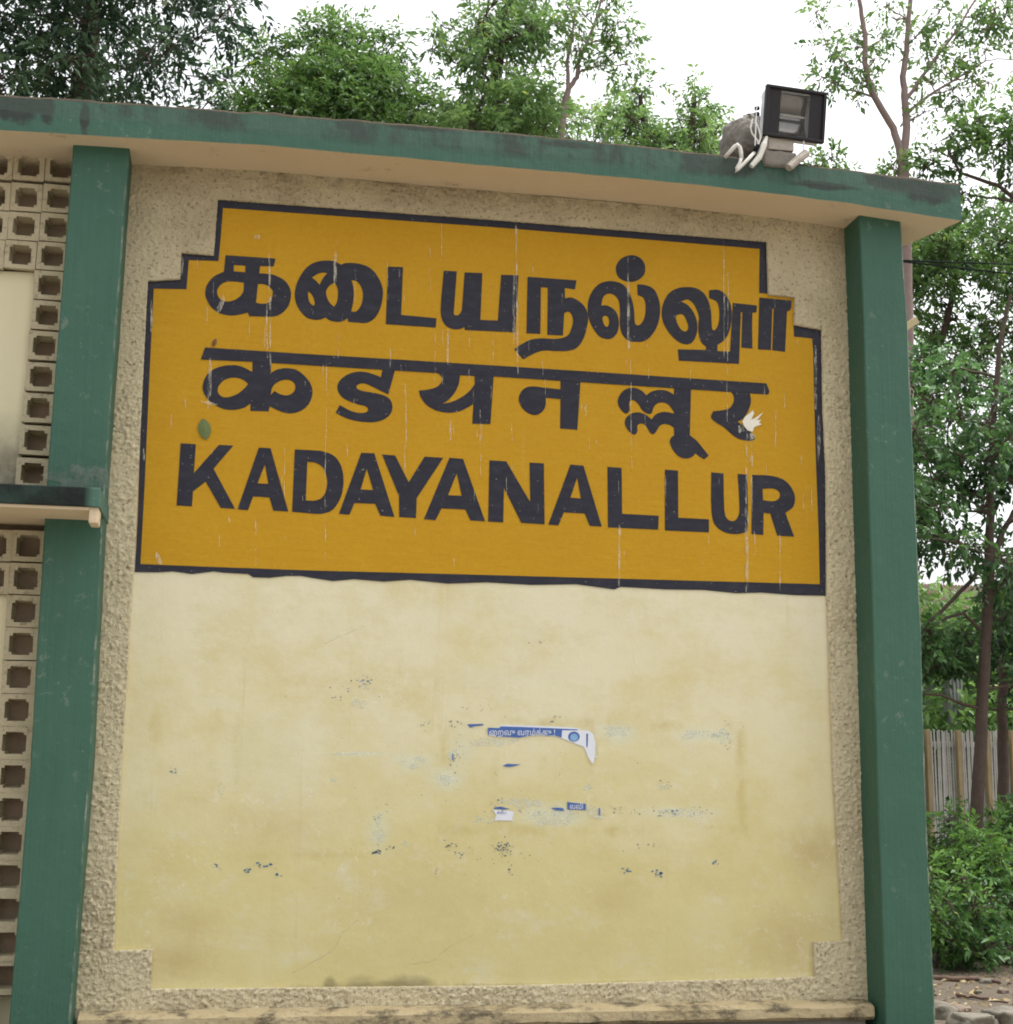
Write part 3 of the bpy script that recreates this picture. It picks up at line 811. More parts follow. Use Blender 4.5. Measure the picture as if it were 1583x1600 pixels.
G.append(J_ + (cor([(1122, 142), (1180, 147), (1240, 265), (1310, 152), (1392, 157), (1275, 335), (1272, 423), (1198, 418), (1197, 325)]), []))
G.append(J_ + (cor([(1420, 157), (1480, 162), (1577, 437), (1512, 433), (1490, 385), (1385, 380), (1358, 432), (1307, 428)]), [cor([(1452, 225), (1474, 325), (1413, 322)])]))
K_ = (700, 640, 2.553)
G.append(K_ + (cor([(165, 203), (232, 207), (328, 370), (325, 212), (382, 215), (385, 458), (292, 452), (223, 312), (220, 450), (160, 447)]), []))
G.append(K_ + (cor([(488, 220), (540, 224), (613, 467), (565, 464), (545, 415), (462, 410), (440, 462), (400, 459)]), [cor([(515, 270), (530, 355), (488, 352)])]))
G.append(K_ + (cor([(636, 229), (692, 233), (694, 416), (840, 424), (838, 479), (638, 470)]), []))
G.append(K_ + (cor([(865, 240), (917, 244), (918, 432), (1040, 438), (1040, 490), (865, 482)]), []))
G.append(K_ + ([(1050, 251, 1), (1098, 255, 1), (1102, 400), (1110, 432), (1130, 445), (1150, 438), (1162, 405), (1155, 257, 1), (1193, 260, 1), (1196, 440), (1192, 488, 1), (1150, 497), (1100, 488), (1062, 455), (1050, 390)], []))
G.append(K_ + ([(1213, 261, 1), (1290, 265), (1345, 285), (1380, 335), (1378, 385), (1345, 412, 1), (1380, 507, 1), (1313, 503, 1), (1285, 415, 1), (1258, 412, 1), (1257, 500, 1), (1210, 496, 1)], [[(1254, 316, 1), (1300, 316), (1323, 333), (1318, 356), (1295, 366), (1256, 362, 1)]]))
for (ox, oy, s, outer, holes) in G:
    slab_poly('letter', [px_loop(smooth_loop(lp), ox, oy, s) for lp in [outer] + holes], -0.0045, 0.002, M['navy'], BOARD)
bar = [(320.4, 543.3), (470, 553), (620, 562.1), (780, 572), (940, 582.3), (1070, 591), (1197, 599.3), (1202, 612), (1200, 616.6), (1070, 608), (940, 599.5), (780, 589), (620, 579.3), (500, 572), (394.5, 565.5), (314, 561.8)]
slab_poly('headline_bar', [px_loop(bar)], -0.0056, 0.003, M['navy'], BOARD)

# bird droppings and drips on the board
rs = random.Random(3)
vs, fs = [], []
def streak(x, y0, y1, w=1.6):
    n = max(3, int((y1 - y0) / 9))
    a0 = len(vs)
    xx = x
    for i in range(n + 1):
        t = i / n
        yy = y0 + (y1 - y0) * t
        xx += rs.uniform(-.45, .45)
        ww = w * (0.6 + 0.5 * rs.random()) * (0.5 if i in (0, n) else 1)
        p, q = W(xx - ww / 2, yy), W(xx + ww / 2, yy)
        vs.extend([(p.x, -0.0072, p.z), (q.x, -0.0072, q.z)])
    for i in range(n):
        a = a0 + 2 * i
        fs.append((a, a + 2, a + 3, a + 1))
for s_ in [(525, 372, 440, 3), (522, 400, 445, 3), (806, 350, 585, 3.2), (803, 430, 540, 4), (810, 440, 475, 2.5), (672, 380, 405, 2), (981, 395, 555, 2.6), (982, 440, 545, 3), (1130, 375, 560, 2), (1137, 420, 660, 1.8),
           (421, 395, 500, 3), (417, 470, 560, 3), (423, 460, 590, 3), (414, 500, 545, 2), (324, 480, 503, 2), (700, 515, 570, 3), (691, 515, 540, 2), (1166, 672, 928, 3.4), (1174, 670, 800, 2.6), (1168, 800, 920, 3), (1178, 830, 870, 2),
           (328, 560, 620, 5), (325, 590, 640, 2), (290, 600, 640, 2.4), (288, 610, 630, 3), (268, 645, 670, 2), (510, 560, 900, 1.4), (528, 520, 560, 2), (633, 600, 700, 1.8), (632, 690, 740, 1.6), (752, 660, 745, 2), (750, 640, 700, 1.6), (704, 655, 690, 3),
           (985, 560, 735, 1.5), (967, 820, 920, 3.5), (1218, 835, 925, 2), (400, 795, 835, 3), (555, 420, 475, 1.4), (690, 350, 410, 1.4), (672, 420, 455, 1.3), (770, 520, 570, 2), (1273, 540, 640, 4), (1278, 650, 720, 5), (1268, 760, 800, 2), (1212, 640, 700, 1.6), (1225, 610, 640, 2),
           (236, 470, 520, 4), (225, 700, 720, 3), (285, 400, 432, 4), (605, 400, 470, 1.2), (848, 470, 500, 1.2), (938, 690, 720, 1.4), (1040, 740, 790, 1.3), (445, 700, 780, 1.2), (610, 545, 575, 1.5), (915, 630, 650, 3), (680, 520, 600, 1.4)]:
    streak(*s_)
for i in range(70):
    streak(rs.uniform(240, 1270), (y_ := rs.uniform(400, 870)), y_ + rs.uniform(6, 30), rs.uniform(0.8, 1.8))
tag(pydata('dropping_streaks', vs, fs, M['dropping'], BOARD), kind='stuff')


def blob(cx, cy, rx, ry, seed, n=18, rough=0.35, ang=0.0):
    out = []
    for i in range(n):
        a = 2 * math.pi * i / n
        r = 1 + rough * noise.noise((math.cos(a) * 1.6, math.sin(a) * 1.6, seed * 3.7)) * 2 + rough * 0.5 * noise.noise((math.cos(a) * 5, math.sin(a) * 5, seed * 1.3))
        x, y = rx * r * math.cos(a), ry * r * math.sin(a)
        out.append((cx + x * math.cos(ang) - y * math.sin(ang), cy + x * math.sin(ang) + y * math.cos(ang)))
    return out


spl = [(1240, 560), (1262, 520), (1300, 490), (1330, 462), (1345, 485), (1318, 545), (1350, 530), (1425, 478), (1380, 535), (1362, 548), (1405, 545), (1385, 570), (1410, 585), (1345, 610), (1330, 650), (1290, 640), (1255, 600)]
slab_poly('dropping_splash', [px_loop(spl, 940, 560, 5.654)], -0.0078, 0.002, M['splash'], BOARD)
slab_poly('dropping_splash', [px_loop(blob(1230, 628, 26, 38, 2), 940, 560, 5.654)], -0.0082, 0.002, M['dropping'], BOARD)
slab_poly('dropping_splash', [px_loop(blob(1300, 700, 50, 30, 5), 940, 560, 5.654)], -0.0082, 0.002, M['dropping'], BOARD)
slab_poly('dropping_splash', [px_loop([(385, 690), (410, 780), (400, 830), (340, 960), (270, 1000), (265, 950), (320, 830), (340, 770), (350, 700)], 310, 390, 9.894)], -0.0082, 0.002, M['dropping'], BOARD)
slab_poly('dropping_splash', [px_loop(blob(402, 372, 4, 5, 8))], -0.0082, 0.002, M['dropping'], BOARD)
slab_poly('dropping_splash', [px_loop(blob(247, 872, 3, 10, 9, ang=-0.4))], -0.0082, 0.002, M['dropping'], BOARD)
slab_poly('dropping_splash', [px_loop(blob(326, 630, 14, 2.0, 11, ang=0.15))], -0.0082, 0.002, M['dropping'], BOARD)


# --- breeze block screens beside the left column
def block_mesh():
    s, h = 0.5, 0.5
    a, n_c = 0.345, 0.085     # half opening and stepped corner
    o = [(-s, -s), (-a, -s), (-a + n_c, -s), (a - n_c, -s), (a, -s), (s, -s), (s, -a), (s, -a + n_c), (s, a - n_c), (s, a), (s, s), (a, s), (a - n_c, s), (-a + n_c, s), (-a, s), (-s, s), (-s, a), (-s, a - n_c), (-s, -a + n_c), (-s, -a)]
    b = a - n_c
    hole = [(-b, -a), (b, -a), (b, -b), (a, -b), (a, b), (b, b), (b, a), (-b, a), (-b, b), (-a, b), (-a, -b), (-b, -b)]
    outer = [(-s, -s), (s, -s), (s, s), (-s, s)]
    vl = [[Vector((p[0], p[1], 0)) for p in outer], [Vector((p[0], p[1], 0)) for p in hole]]
    tris = tessellate_polygon(vl)
    pts = outer + hole
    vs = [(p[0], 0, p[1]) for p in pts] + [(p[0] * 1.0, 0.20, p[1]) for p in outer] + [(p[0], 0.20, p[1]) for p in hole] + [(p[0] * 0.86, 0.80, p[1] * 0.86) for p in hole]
    fs = []
    flat = vl[0] + vl[1]
    for t in tris:
        p, q, r = (flat[i] for i in t)
        fs.append(tuple(t) if (q - p).cross(r - p).z > 0 else tuple(t[::-1]))
    n = len(pts)
    for i in range(4): fs.append((i, i + n, (i + 1) % 4 + n, (i + 1) % 4))
    for i in range(12):
        p, q = 4 + i, 4 + (i + 1) % 12
        fs.append((p, q, q + n, p + n))
        r0, r1 = 2 * n + i, 2 * n + (i + 1) % 12
        fs.append((p + n, q + n, r1, r0))
    nf = len(fs)
    fs.append(tuple(range(2 * n, 2 * n + 12)))
    me = bpy.data.meshes.new('breeze_block')
    me.from_pydata(vs, [], fs); me.update()
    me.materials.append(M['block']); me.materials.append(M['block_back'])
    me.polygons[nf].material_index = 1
    return me


BMES = []
for v_ in range(5):
    me_ = block_mesh()
    for v in me_.vertices:
        sx_ = 0.020 * noise.noise((v.co.x * 5 + v_ * 9, v.co.z * 5, v.co.y * 3)); sz_ = 0.020 * noise.noise((v.co.x * 5, v.co.z * 5 + v_ * 7, v.co.y * 3 + 5))
        v.co.x += sx_; v.co.z += sz_
    BMES.append(me_)
Y_BLK = -0.035
SCREEN = empty('breeze_block_screen', (W(60, 400, 0).x, 0, 0))
SCREEN.parent = BLD
SCREEN.location = Vector((W(60, 400, 0).x, 0, 0)) - BLD.location
def put_block(px, py, sx, sz):
    w = W(px, py, Y_BLK)
    o = bpy.data.objects.new('breeze_block', rs.choice(BMES))
    COL.objects.link(o)
    o.parent = SCREEN
    o.location = Vector((w.x, Y_BLK + rs.uniform(-.004, .004), w.z)) - Vector((W(60, 400, 0).x, 0, 0))
    o.scale = (sx * 0.965, 0.15, sz * 0.955)
    o.rotation_euler = (rs.uniform(-.01, .01), rs.uniform(-.008, .008), rs.uniform(-.01, .01))
up_r = [(95, 262), (91, 310), (87, 355), (82, 400), (77.5, 446), (73.5, 492.5), (69, 540), (64.5, 588.5), (60, 637.5), (55.5, 687.5), (50.5, 739)]
dxp = 50
for i, (px, py) in enumerate(up_r):
    put_block(px, py, 0.150, 0.146)
    if i < 4:
        put_block(px - dxp, py - 2, 0.150, 0.146)
        put_block(px - 2 * dxp, py - 4, 0.150, 0.146)
for i in range(4):
    put_block(up_r[i][0] - 3 * dxp, up_r[i][1] - 6, 0.150, 0.146)
lo = [(44.5, 853), (40.5, 904), (36.5, 955), (33, 1006), (29.5, 1058), (26, 1109.5), (22.5, 1161), (20, 1213), (17.5, 1265), (15, 1317.5), (12.5, 1370), (10, 1422.5), (8, 1475.5), (6, 1528)]
for i, (px, py) in enumerate(lo):
    put_block(px, py, 0.156, 0.152)
    if i < 2:
        put_block(px - 53, py - 1, 0.156, 0.152)
        put_block(px - 106, py - 2, 0.156, 0.152)
# mortar backing between the blocks
bm = bmesh.new()
w0, w1 = W(-120, 240, 0.02), W(110, 420, 0.02)
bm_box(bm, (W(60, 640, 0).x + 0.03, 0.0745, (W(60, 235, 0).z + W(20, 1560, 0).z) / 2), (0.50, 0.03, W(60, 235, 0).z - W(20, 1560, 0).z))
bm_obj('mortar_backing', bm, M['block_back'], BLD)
# smooth plaster left of the screens, standing a little behind the block faces
def plaster(pts):
    return slab_poly('side_plaster', [px_loop(pts, y=0.0)], 0.0, 0.02, M['side'], BLD)
plaster([(12, 424), (-500, 404), (-500, 760), (31, 765), (33, 715), (53, 475), (57, 426)])
plaster([(14, 930), (-500, 925), (-500, 1900), (-26, 1900), (-16, 1545)])
plaster([(115, 180), (-500, 160), (-500, 232), (115, 240)])

# --- sunshade over the lower screen
cx1 = W(156, 790, -0.50).x
zt_ = W(100, 759.5, -0.5).z; zb_ = W(100, 790, -0.5).z
SHADE = None
M['shade_green'] = green('green_sunshade_paint', None)
k = Mat('mossy_sunshade_edge', 0.8, 0.2)
base = k.mix(k.ramp(k.noise(5, 6, 0.7), [(0.30, 0.0), (0.55, 1.0)]), c4(0.028, 0.055, 0.042), c4(0.012, 0.016, 0.015))
xx = k.sep()[0]
base = k.mix(k.band(xx, cx1 - 0.07, cx1 - 0.03), base, c4(0.075, 0.15, 0.115))
k.color(base).bump(k.noise(30, 5), 0.4, 0.01)
M['shade_edge'] = k.m
bm = bmesh.new()
bm_box(bm, ((cx1 - 2.2) / 2, (-0.5 + 0.09) / 2, (zt_ + zb_) / 2), (cx1 + 2.2, 0.59, zt_ - zb_), 0.006)
SHADE = bm_obj('sunshade_slab', bm, M['shade_edge'], BLD)
bm = bmesh.new()
bm_box(bm, ((cx1 - 0.045 - 2.2) / 2, -0.20, zb_ - 0.006), (cx1 - 0.045 + 2.2, 0.575, 0.016), 0.003)
bm_obj('sunshade_soffit', bm, M['soffit'], SHADE)
bm = bmesh.new()
bm_box(bm, (cx1 - 0.026, -0.42, zb_ - 0.034), (0.040, 0.13, 0.072), 0.008)
bm_obj('drip_edge', bm, M['soffit'], SHADE)
# cement smeared at the joint between column and sunshade
slab_poly('cement_smear', [px_loop(blob(128, 748, 44, 16, 4, 24, 0.4), y=Y_COL - 0.003)], Y_COL - 0.004, 0.002, M['cement_smear'], BLD)

# thin cracks in the lower panel
def crack(pts, w=0.0008):
    bm = bmesh.new()
    pp = []
    for a, b in zip(pts, pts[1:]):
        for s in range(6):
            t = s / 6
            pp.append((a[0] + (b[0] - a[0]) * t + rs.uniform(-1, 1), a[1] + (b[1] - a[1]) * t + rs.uniform(-1, 1)))
    pp.append(pts[-1])
    bm_tube(bm, [W(p[0], p[1], 0.0002) for p in pp], [w * rs.uniform(.3, 1) for _ in pp], 4)
    bm_obj('plaster_crack', bm, M['fleck'], BLD)
crack([(455, 1522), (490, 1503), (520, 1486), (533, 1460), (560, 1438)])
crack([(640, 1507), (675, 1502), (700, 1482), (740, 1460)])
crack([(490, 1015), (530, 995), (570, 978)], 0.0008)

# ------------------------------------------------------------------ torn posters and residue on the lower panel
P_ = (690, 1110, 6.088)
POST = empty('torn_poster', W(800, 1200, 0.0))
tag(POST, 'torn remains of a blue and white paper poster on the cream panel', 'poster')
def paper(name, pts, mat, d, parent=POST):
    return slab_poly(name, [px_loop(pts, *P_)], -d, 0.0012, mat, parent)
sheet = paper('paper_sheet', [(440, 165), (540, 165), (565, 138), (760, 142), (1000, 150), (1190, 160), (1300, 170), (1330, 190), (1400, 195), (1440, 225), (1462, 300), (1460, 400), (1445, 505), (1425, 500), (1390, 440), (1370, 380), (1350, 345), (1305, 330), (1230, 300), (1140, 262), (1060, 240), (1000, 245), (930, 232), (830, 245), (740, 262), (640, 255), (520, 252), (440, 235)], M['poster_white'], 0.003)
paper('banner', [(440, 165), (545, 168), (560, 152), (760, 158), (1000, 168), (1170, 175), (1300, 182), (1290, 190), (1145, 188), (1140, 258), (1060, 236), (1000, 242), (930, 229), (830, 242), (740, 260), (640, 253), (520, 250), (518, 238), (440, 232)], M['poster_blue'], 0.0042, sheet)
em = [(1258 + 55 * math.cos(a), 250 + 48 * math.sin(a)) for a in np.linspace(0, 2 * math.pi, 24, endpoint=False)]
paper('emblem', em, M['poster_blue'], 0.0042, sheet)
paper('emblem', [(1258 + 38 * math.cos(a), 258 + 36 * math.sin(a)) for a in np.linspace(0, 2 * math.pi, 24, endpoint=False)], M['poster_sky'], 0.0054, sheet)
paper('printed_rule', [(1375, 220), (1392, 222), (1390, 300), (1386, 350), (1376, 350)], M['poster_blue'], 0.0042, sheet)
paper('paper_scrap', [(245, 132), (400, 128), (395, 142), (320, 150), (270, 165)], M['poster_blue'], 0.003)
paper('paper_scrap', [(580, 530), (620, 508), (690, 512), (755, 514), (690, 530), (640, 538)], M['poster_blue'], 0.003)
paper('paper_scrap', [(495, 925), (560, 915), (650, 938), (600, 942), (505, 938)], M['poster_blue'], 0.003)
p2 = paper('paper_scrap', [(490, 945), (640, 955), (690, 968), (670, 1030), (680, 1050), (560, 1045), (500, 1050), (520, 1000)], M['poster_white'], 0.003)
paper('paper_scrap', [(1045, 928), (1110, 925), (1155, 930), (1165, 955), (1080, 950)], M['poster_blue'], 0.003)
p3 = paper('paper_scrap', [(1195, 870), (1250, 880), (1370, 888), (1372, 948), (1280, 945), (1220, 945), (1195, 938)], M['poster_blue'], 0.003)
paper('paper_scrap', [(1378, 895), (1430, 905), (1540, 930), (1560, 1000), (1530, 1030), (1460, 1025), (1400, 990), (1380, 950)], M['chip'], 0.003)
paper('paper_scrap', [(70, 370), (150, 365), (155, 400), (130, 480), (110, 515), (70, 480), (55, 420)], M['chip'], 0.003)
for (x, y, a, b) in ((107, 445, 5, 30), (1500, 965, 6, 35)):
    paper('printed_rule', [(x - a, y - b), (x + a, y - b), (x + a, y + b), (x - a, y + b)], M['poster_blue'], 0.0046)


def text(name, body, px, py, size_px, mat, d, parent, sx=1.0):
    cu = bpy.data.curves.new(name, 'FONT')
    cu.body = body
    cu.size = 1.0
    tmp = bpy.data.objects.new(name, cu)
    COL.objects.link(tmp)
    dg = bpy.context.evaluated_depsgraph_get()
    me = bpy.data.meshes.new_from_object(tmp.evaluated_get(dg))
    bpy.data.objects.remove(tmp)
    a = W(px, py); b = W(px + 50, py)
    sc_ = size_px * (b - a).length / 50
    ux = (b - a).normalized()
    for v in me.vertices:
        x, y = v.co.x * sc_ * sx, v.co.y * sc_
        q = a + ux * x
        v.co = (q.x, -d, q.z + y)
    me.materials.clear()
    return link(name, me, mat, parent)
text('poster_lettering', '\u0bc8\u0bb1\u0bb5\u0bc1 \u0bb5\u0bb0\u0bae\u0bcd\u0b95\u0bcd\u0b95\u0bc1 !', 690 + 448 / 6.088, 1110 + 236 / 6.088, 12.5, M['poster_white'], 0.0050, sheet, 0.92)
text('poster_lettering', '\u0bb2\u0bb5\u0bbf', 690 + 1215 / 6.088, 1110 + 938 / 6.088, 11, M['poster_white'], 0.0046, p3, 0.85)
text('poster_lettering', '\u0b9a\u0bae\u0bc0\u0baa', 690 + 525 / 6.088, 1110 + 985 / 6.088, 6.5, M['poster_blue'], 0.0046, p2, 0.95)

# small residue
def flecks(name, items, mat, d=0.0022):
    vs, fs = [], []
    for (x, y, rx, ry, n, sz) in items:
        for i in range(n):
            cx, cy = x + rs.gauss(0, rx), y + rs.gauss(0, ry)
            r = sz * rs.uniform(0.35, 1.2)
            k_ = rs.randint(4, 6)
            a0 = len(vs); ph = rs.uniform(0, 6)
            for q in range(k_):
                rr = r * rs.uniform(0.4, 1.3)
                w = W(cx + rr * 1.3 * math.cos(ph + q * 6.283 / k_), cy + rr * 0.8 * math.sin(ph + q * 6.283 / k_))
                vs.append((w.x, -d, w.z))
            fs.append(tuple(range(a0, a0 + k_))[::-1])
    return tag(pydata(name, vs, fs, mat, POST), kind='stuff')
flecks('ink_flecks', [(785, 1325, 9, 6, 60, 1.3), (703, 1321, 6, 3, 14, 1.5), (722, 1332, 10, 5, 14, 1.3), (590, 1331, 4, 2, 10, 2), (615, 1325, 5, 3, 6, 1.4), (570, 1062, 7, 6, 16, 1.5), (530, 1080, 14, 10, 10, 1.4), (595, 1075, 20, 8, 8, 1.2), (708, 1132, 6, 5, 12, 1.4),
                      (866, 1122, 4, 4, 8, 1.5), (770, 1105, 40, 15, 14, 1.1), (715, 1190, 8, 25, 20, 1.1), (1040, 1270, 12, 4, 24, 1.2), (1090, 1268, 10, 5, 16, 1.1), (990, 1266, 10, 4, 12, 1.1), (960, 1265, 8, 3, 10, 1.2), (1135, 1155, 5, 12, 12, 1.2), (775, 1250, 6, 8, 12, 1.3), (1040, 1225, 8, 5, 8, 1.1), (820, 1268, 20, 4, 12, 1.0), (850, 1010, 10, 5, 5, 1.2), (1010, 1322, 20, 3, 10, 1.1), (790, 1338, 40, 10, 16, 1.0), (700, 1230, 200, 110, 90, 0.8)], M['fleck'])
flecks('blue_flecks', [(387, 1360, 3, 2, 6, 2.2), (412, 1351, 6, 3, 10, 2.0), (338, 1353, 6, 3, 6, 1.6), (435, 1366, 3, 2, 4, 1.8), (795, 1362, 3, 4, 10, 1.6), (1030, 1364, 7, 3, 18, 1.8), (977, 1360, 3, 3, 8, 1.7), (1120, 1346, 3, 2, 6, 1.6), (682, 1362, 3, 2, 4, 1.2), (590, 1285, 6, 18, 8, 1.3), (270, 1204, 3, 3, 4, 1.6), (660, 1130, 5, 4, 6, 1.3)], M['fleck_blue'])
ci = 0
for (x, y, rx, ry) in [(692, 1218, 14, 10), (964, 1144, 18, 10), (1090, 1148, 26, 7), (1130, 1150, 12, 8), (590, 1280, 6, 8), (588, 1306, 12, 8), (650, 1190, 18, 10), (560, 1178, 34, 2.5), (865, 1275, 34, 14), (560, 1100, 12, 8), (635, 1318, 8, 5), (920, 1232, 7, 8), (930, 1170, 5, 14), (346, 1232, 4, 9), (270, 1203, 7, 5), (760, 1280, 18, 6), (1035, 1230, 12, 5), (1060, 1270, 40, 6), (570, 1065, 9, 8), (770, 1160, 30, 8), (820, 1255, 30, 10), (523, 1218, 6, 3)]:
    ci += 1
    slab_poly('paper_residue', [px_loop(blob(x, y, rx, ry, ci, 22, 0.4))], -0.0009, 0.0003, M['chip'], POST)
# leaves stuck to the board
def stuck_leaf(px, py, L, w, ang, mat, label):
    pts = []
    for t in np.linspace(-1, 1, 9): pts.append((w * (1 - t * t) ** 0.8, t * L))
    for t in np.linspace(1, -1, 9)[1:-1]: pts.append((-w * (1 - t * t) ** 0.8, t * L))
    pp = [(px + x * math.cos(ang) - y * math.sin(ang), py + x * math.sin(ang) + y * math.cos(ang)) for x, y in pts]
    wp = [W(x, y) for x, y in pp]
    c = W(px, py)
    vs = [(c.x, -0.016, c.z)] + [(p.x, -0.008, p.z) for p in wp]
    n = len(wp)
    o = pydata('leaf', vs, [(0, 1 + (i + 1) % n, 1 + i) for i in range(n)], mat)
    tag(o, label, 'leaf')
M['stuck_leaf'] = plain('olive_leaf', (0.13, 0.17, 0.06), 0.6, 0.3, 120, 0.3)
M['dry_leaf'] = plain('dry_brown_leaf', (0.17, 0.09, 0.05), 0.7, 0.3, 60, 0.2)
stuck_leaf(319.5, 671, 17, 10, -0.15, M['stuck_leaf'], 'olive green leaf stuck to the yellow board above the letter K')
stuck_leaf(335, 536, 7, 3, 0.4, M['dry_leaf'], 'tiny brown leaf stuck just above the left end of the Hindi headline')

# ------------------------------------------------------------------ floodlight on the slab edge
fl_y = -0.37
FL = empty('floodlight', W(1225, 258, -0.3))
tag(FL, 'rectangular black and grey floodlight standing on the roof slab edge', 'floodlight')
c = W(1242, 178.5, fl_y)
wd = (W(1289, 181, fl_y) - W(1195, 176, fl_y)).length
ht = (W(1239, 141, fl_y) - W(1239, 217, fl_y)).length
tilt = Matrix.Rotation(math.radians(7), 3, 'X') @ Matrix.Rotation(math.radians(2.2), 3, 'Y')
def fbox(bm, dx, dy, dz, sx, sy, sz, bev=0.0):
    bm_box(bm, c + tilt @ Vector((dx, dy, dz)), (sx, sy, sz), bev, tilt)
bm = bmesh.new()
fbox(bm, 0, 0.080, 0, wd * 0.93, 0.024, ht * 0.90, 0.006)
for s in (-1, 1):
    fbox(bm, s * wd * 0.455, 0.042, 0, 0.008, 0.060, ht * 0.90); fbox(bm, 0, 0.042, s * ht * 0.435, wd * 0.90, 0.060, 0.008)
fbox(bm, 0, 0.105, 0, wd * 0.70, 0.05, ht * 0.62, 0.014)
for i in range(9): fbox(bm, -wd * .3 + wd * .6 * i / 8, 0.14, 0, 0.006, 0.03, ht * 0.55)
bm_obj('housing', bm, M['grey_metal'], FL)
bm = bmesh.new()
t_ = 0.016
fbox(bm, 0, 0, ht / 2 - t_ / 2, wd, 0.030, t_, 0.004); fbox(bm, 0, 0, -ht / 2 + t_ / 2, wd, 0.030, t_, 0.004)
fbox(bm, -wd / 2 + t_ / 2, 0, 0, t_, 0.0305, ht - 2 * t_ + 0.002, 0.003); fbox(bm, wd / 2 - t_ / 2, 0, 0, t_, 0.0305, ht - 2 * t_ + 0.002, 0.003)
bm_obj('bezel', bm, M['black_metal'], FL)
for s in (-1, 1):
    bm = bmesh.new()
    fbox(bm, s * wd * 0.355, 0.004, 0, wd * 0.21, 0.016, ht - 2 * t_ + 0.004)
    bm_obj('side_panel', bm, M['black_metal'], FL)
bm = bmesh.new()       # trough reflector
prev = None
for i in range(13):
    a = math.pi * (i / 12 - 0.5)
    ring = [bm.verts.new(c + tilt @ Vector((sx * wd * 0.248, 0.004 + 0.062 * math.cos(a), (ht / 2 - t_) * math.sin(a)))) for sx in (-1, 1)]
    if prev: bm.faces.new((prev[0], prev[1], ring[1], ring[0]))
    prev = ring
bm_obj('reflector', bm, M['steel'], FL, True)
bm = bmesh.new()
bm_tube(bm, [c + tilt @ Vector((-wd * .2, 0.035, 0)), c + tilt @ Vector((wd * .2, 0.035, 0))], 0.006, 8)
bm_obj('lamp_tube', bm, M['pvc'], FL)
k = Mat('dusty_glass', 0.08, 0.5)
k.color(c4(0.10, 0.095, 0.085)); k.b.inputs['Alpha'].default_value = 0.20
M['glass'] = k.m
bm = bmesh.new()
fbox(bm, 0, -0.002, 0, wd * 0.50, 0.003, ht - 2 * t_ + 0.002)
bm_obj('glass', bm, M['glass'], FL)
# bracket, block and arm under the lamp
def pbox(bm, px0, py0, px1, py1, y, dep, bev=0.004):
    a, b = W(px0, py0, y), W(px1, py1, y)
    bm_box(bm, ((a.x + b.x) / 2, y + dep / 2, (a.z + b.z) / 2), (abs(b.x - a.x), dep, abs(a.z - b.z)), bev)
bm = bmesh.new(); pbox(bm, 1201, 214, 1241, 236, -0.35, 0.10)
bm_obj('ballast_box', bm, M['bracket'], FL)
bm = bmesh.new(); pbox(bm, 1194, 233, 1246, 262, -0.352, 0.16, 0.012)
bmesh.ops.subdivide_edges(bm, edges=bm.edges[:], cuts=3, use_grid_fill=True)
for v in bm.verts: v.co += Vector((noise.noise(v.co * 25), noise.noise(v.co * 25 + Vector((5, 0, 0))), noise.noise(v.co * 25 + Vector((0, 9, 0))))) * 0.006
bm_obj('mounting_block', bm, M['cement'], FL, True)
bm = bmesh.new()
bm_tube(bm, [W(1232, 262, -0.40), W(1246, 250, -0.385), W(1259, 240, -0.36)], [0.020, 0.022, 0.024], 10)
bm_obj('support_arm', bm, M['bracket'], FL)
bm = bmesh.new()
bm_tube(bm, [W(1174, 260, -0.37), W(1186, 246, -0.37), W(1194, 226, -0.37), W(1198, 214, -0.36)], [0.013, 0.016, 0.016, 0.008], 8)
bm_obj('bracket_strap', bm, M['pvc'], FL)
bm = bmesh.new()
bm_tube(bm, [W(1256, 236, -0.36), W(1256, 216, -0.36)], 0.004, 6)
bm_obj('bracket_strap', bm, M['pvc'], FL)
bm = bmesh.new()
bm_tube(bm, [W(1176, 186, -0.35), W(1173, 200, -0.36), W(1175, 208, -0.36), W(1184, 220, -0.37), W(1184, 226, -0.37)], 0.0042, 6)
bm_tube(bm, [W(1180, 188, -0.34), W(1185, 200, -0.36), W(1189, 214, -0.37), W(1185, 226, -0.37)], 0.0042, 6)
bm_obj('supply_wire', bm, M['pvc'], FL)
bm = bmesh.new()
bm_tube(bm, [W(1180, 228, -0.37), W(1182, 170, -0.36), W(1190, 150, -0.34)], 0.003, 6)
bm_obj('stay_wire', bm, M['grey_metal'], FL)
for q in (169, 178):
    bm = bmesh.new()
    bm_tube(bm, [W(1186, q, -0.30), W(1180, q + 0.5, -0.30)], [0.011, 0.011], 8)
    bm_obj('wing_nut', bm, M['cable'], FL)
CO = empty('cable_conduit', W(1150, 262, -0.36))
tag(CO, 'bent white plastic conduit hooked over the slab edge beside the floodlight', 'conduit')
bm = bmesh.new()
bm_tube(bm, [W(1133, 246, -0.32), W(1142, 236, -0.355), W(1148, 229, -0.365), W(1152, 226, -0.37), W(1156, 230, -0.37), W(1158, 238, -0.37), W(1158.5, 248, -0.37)], 0.0105, 10)
bm_obj('bend', bm, M['pvc'], CO, True)
bm = bmesh.new()
bm_tube(bm, [W(1158.5, 247, -0.371), W(1156, 255, -0.372), W(1151, 263, -0.375), W(1149.5, 267, -0.375), W(1154, 264, -0.378), W(1164, 254, -0.378), W(1180, 237, -0.375)], 0.0088, 10)
bm_obj('elbow', bm, M['pvc'], CO, True)
bm = bmesh.new()
bm_tube(bm, [W(1179, 238, -0.3755), W(1184.5, 227, -0.374)], 0.0118, 8)
bm_obj('coupling', bm, M['cable'], CO, True)

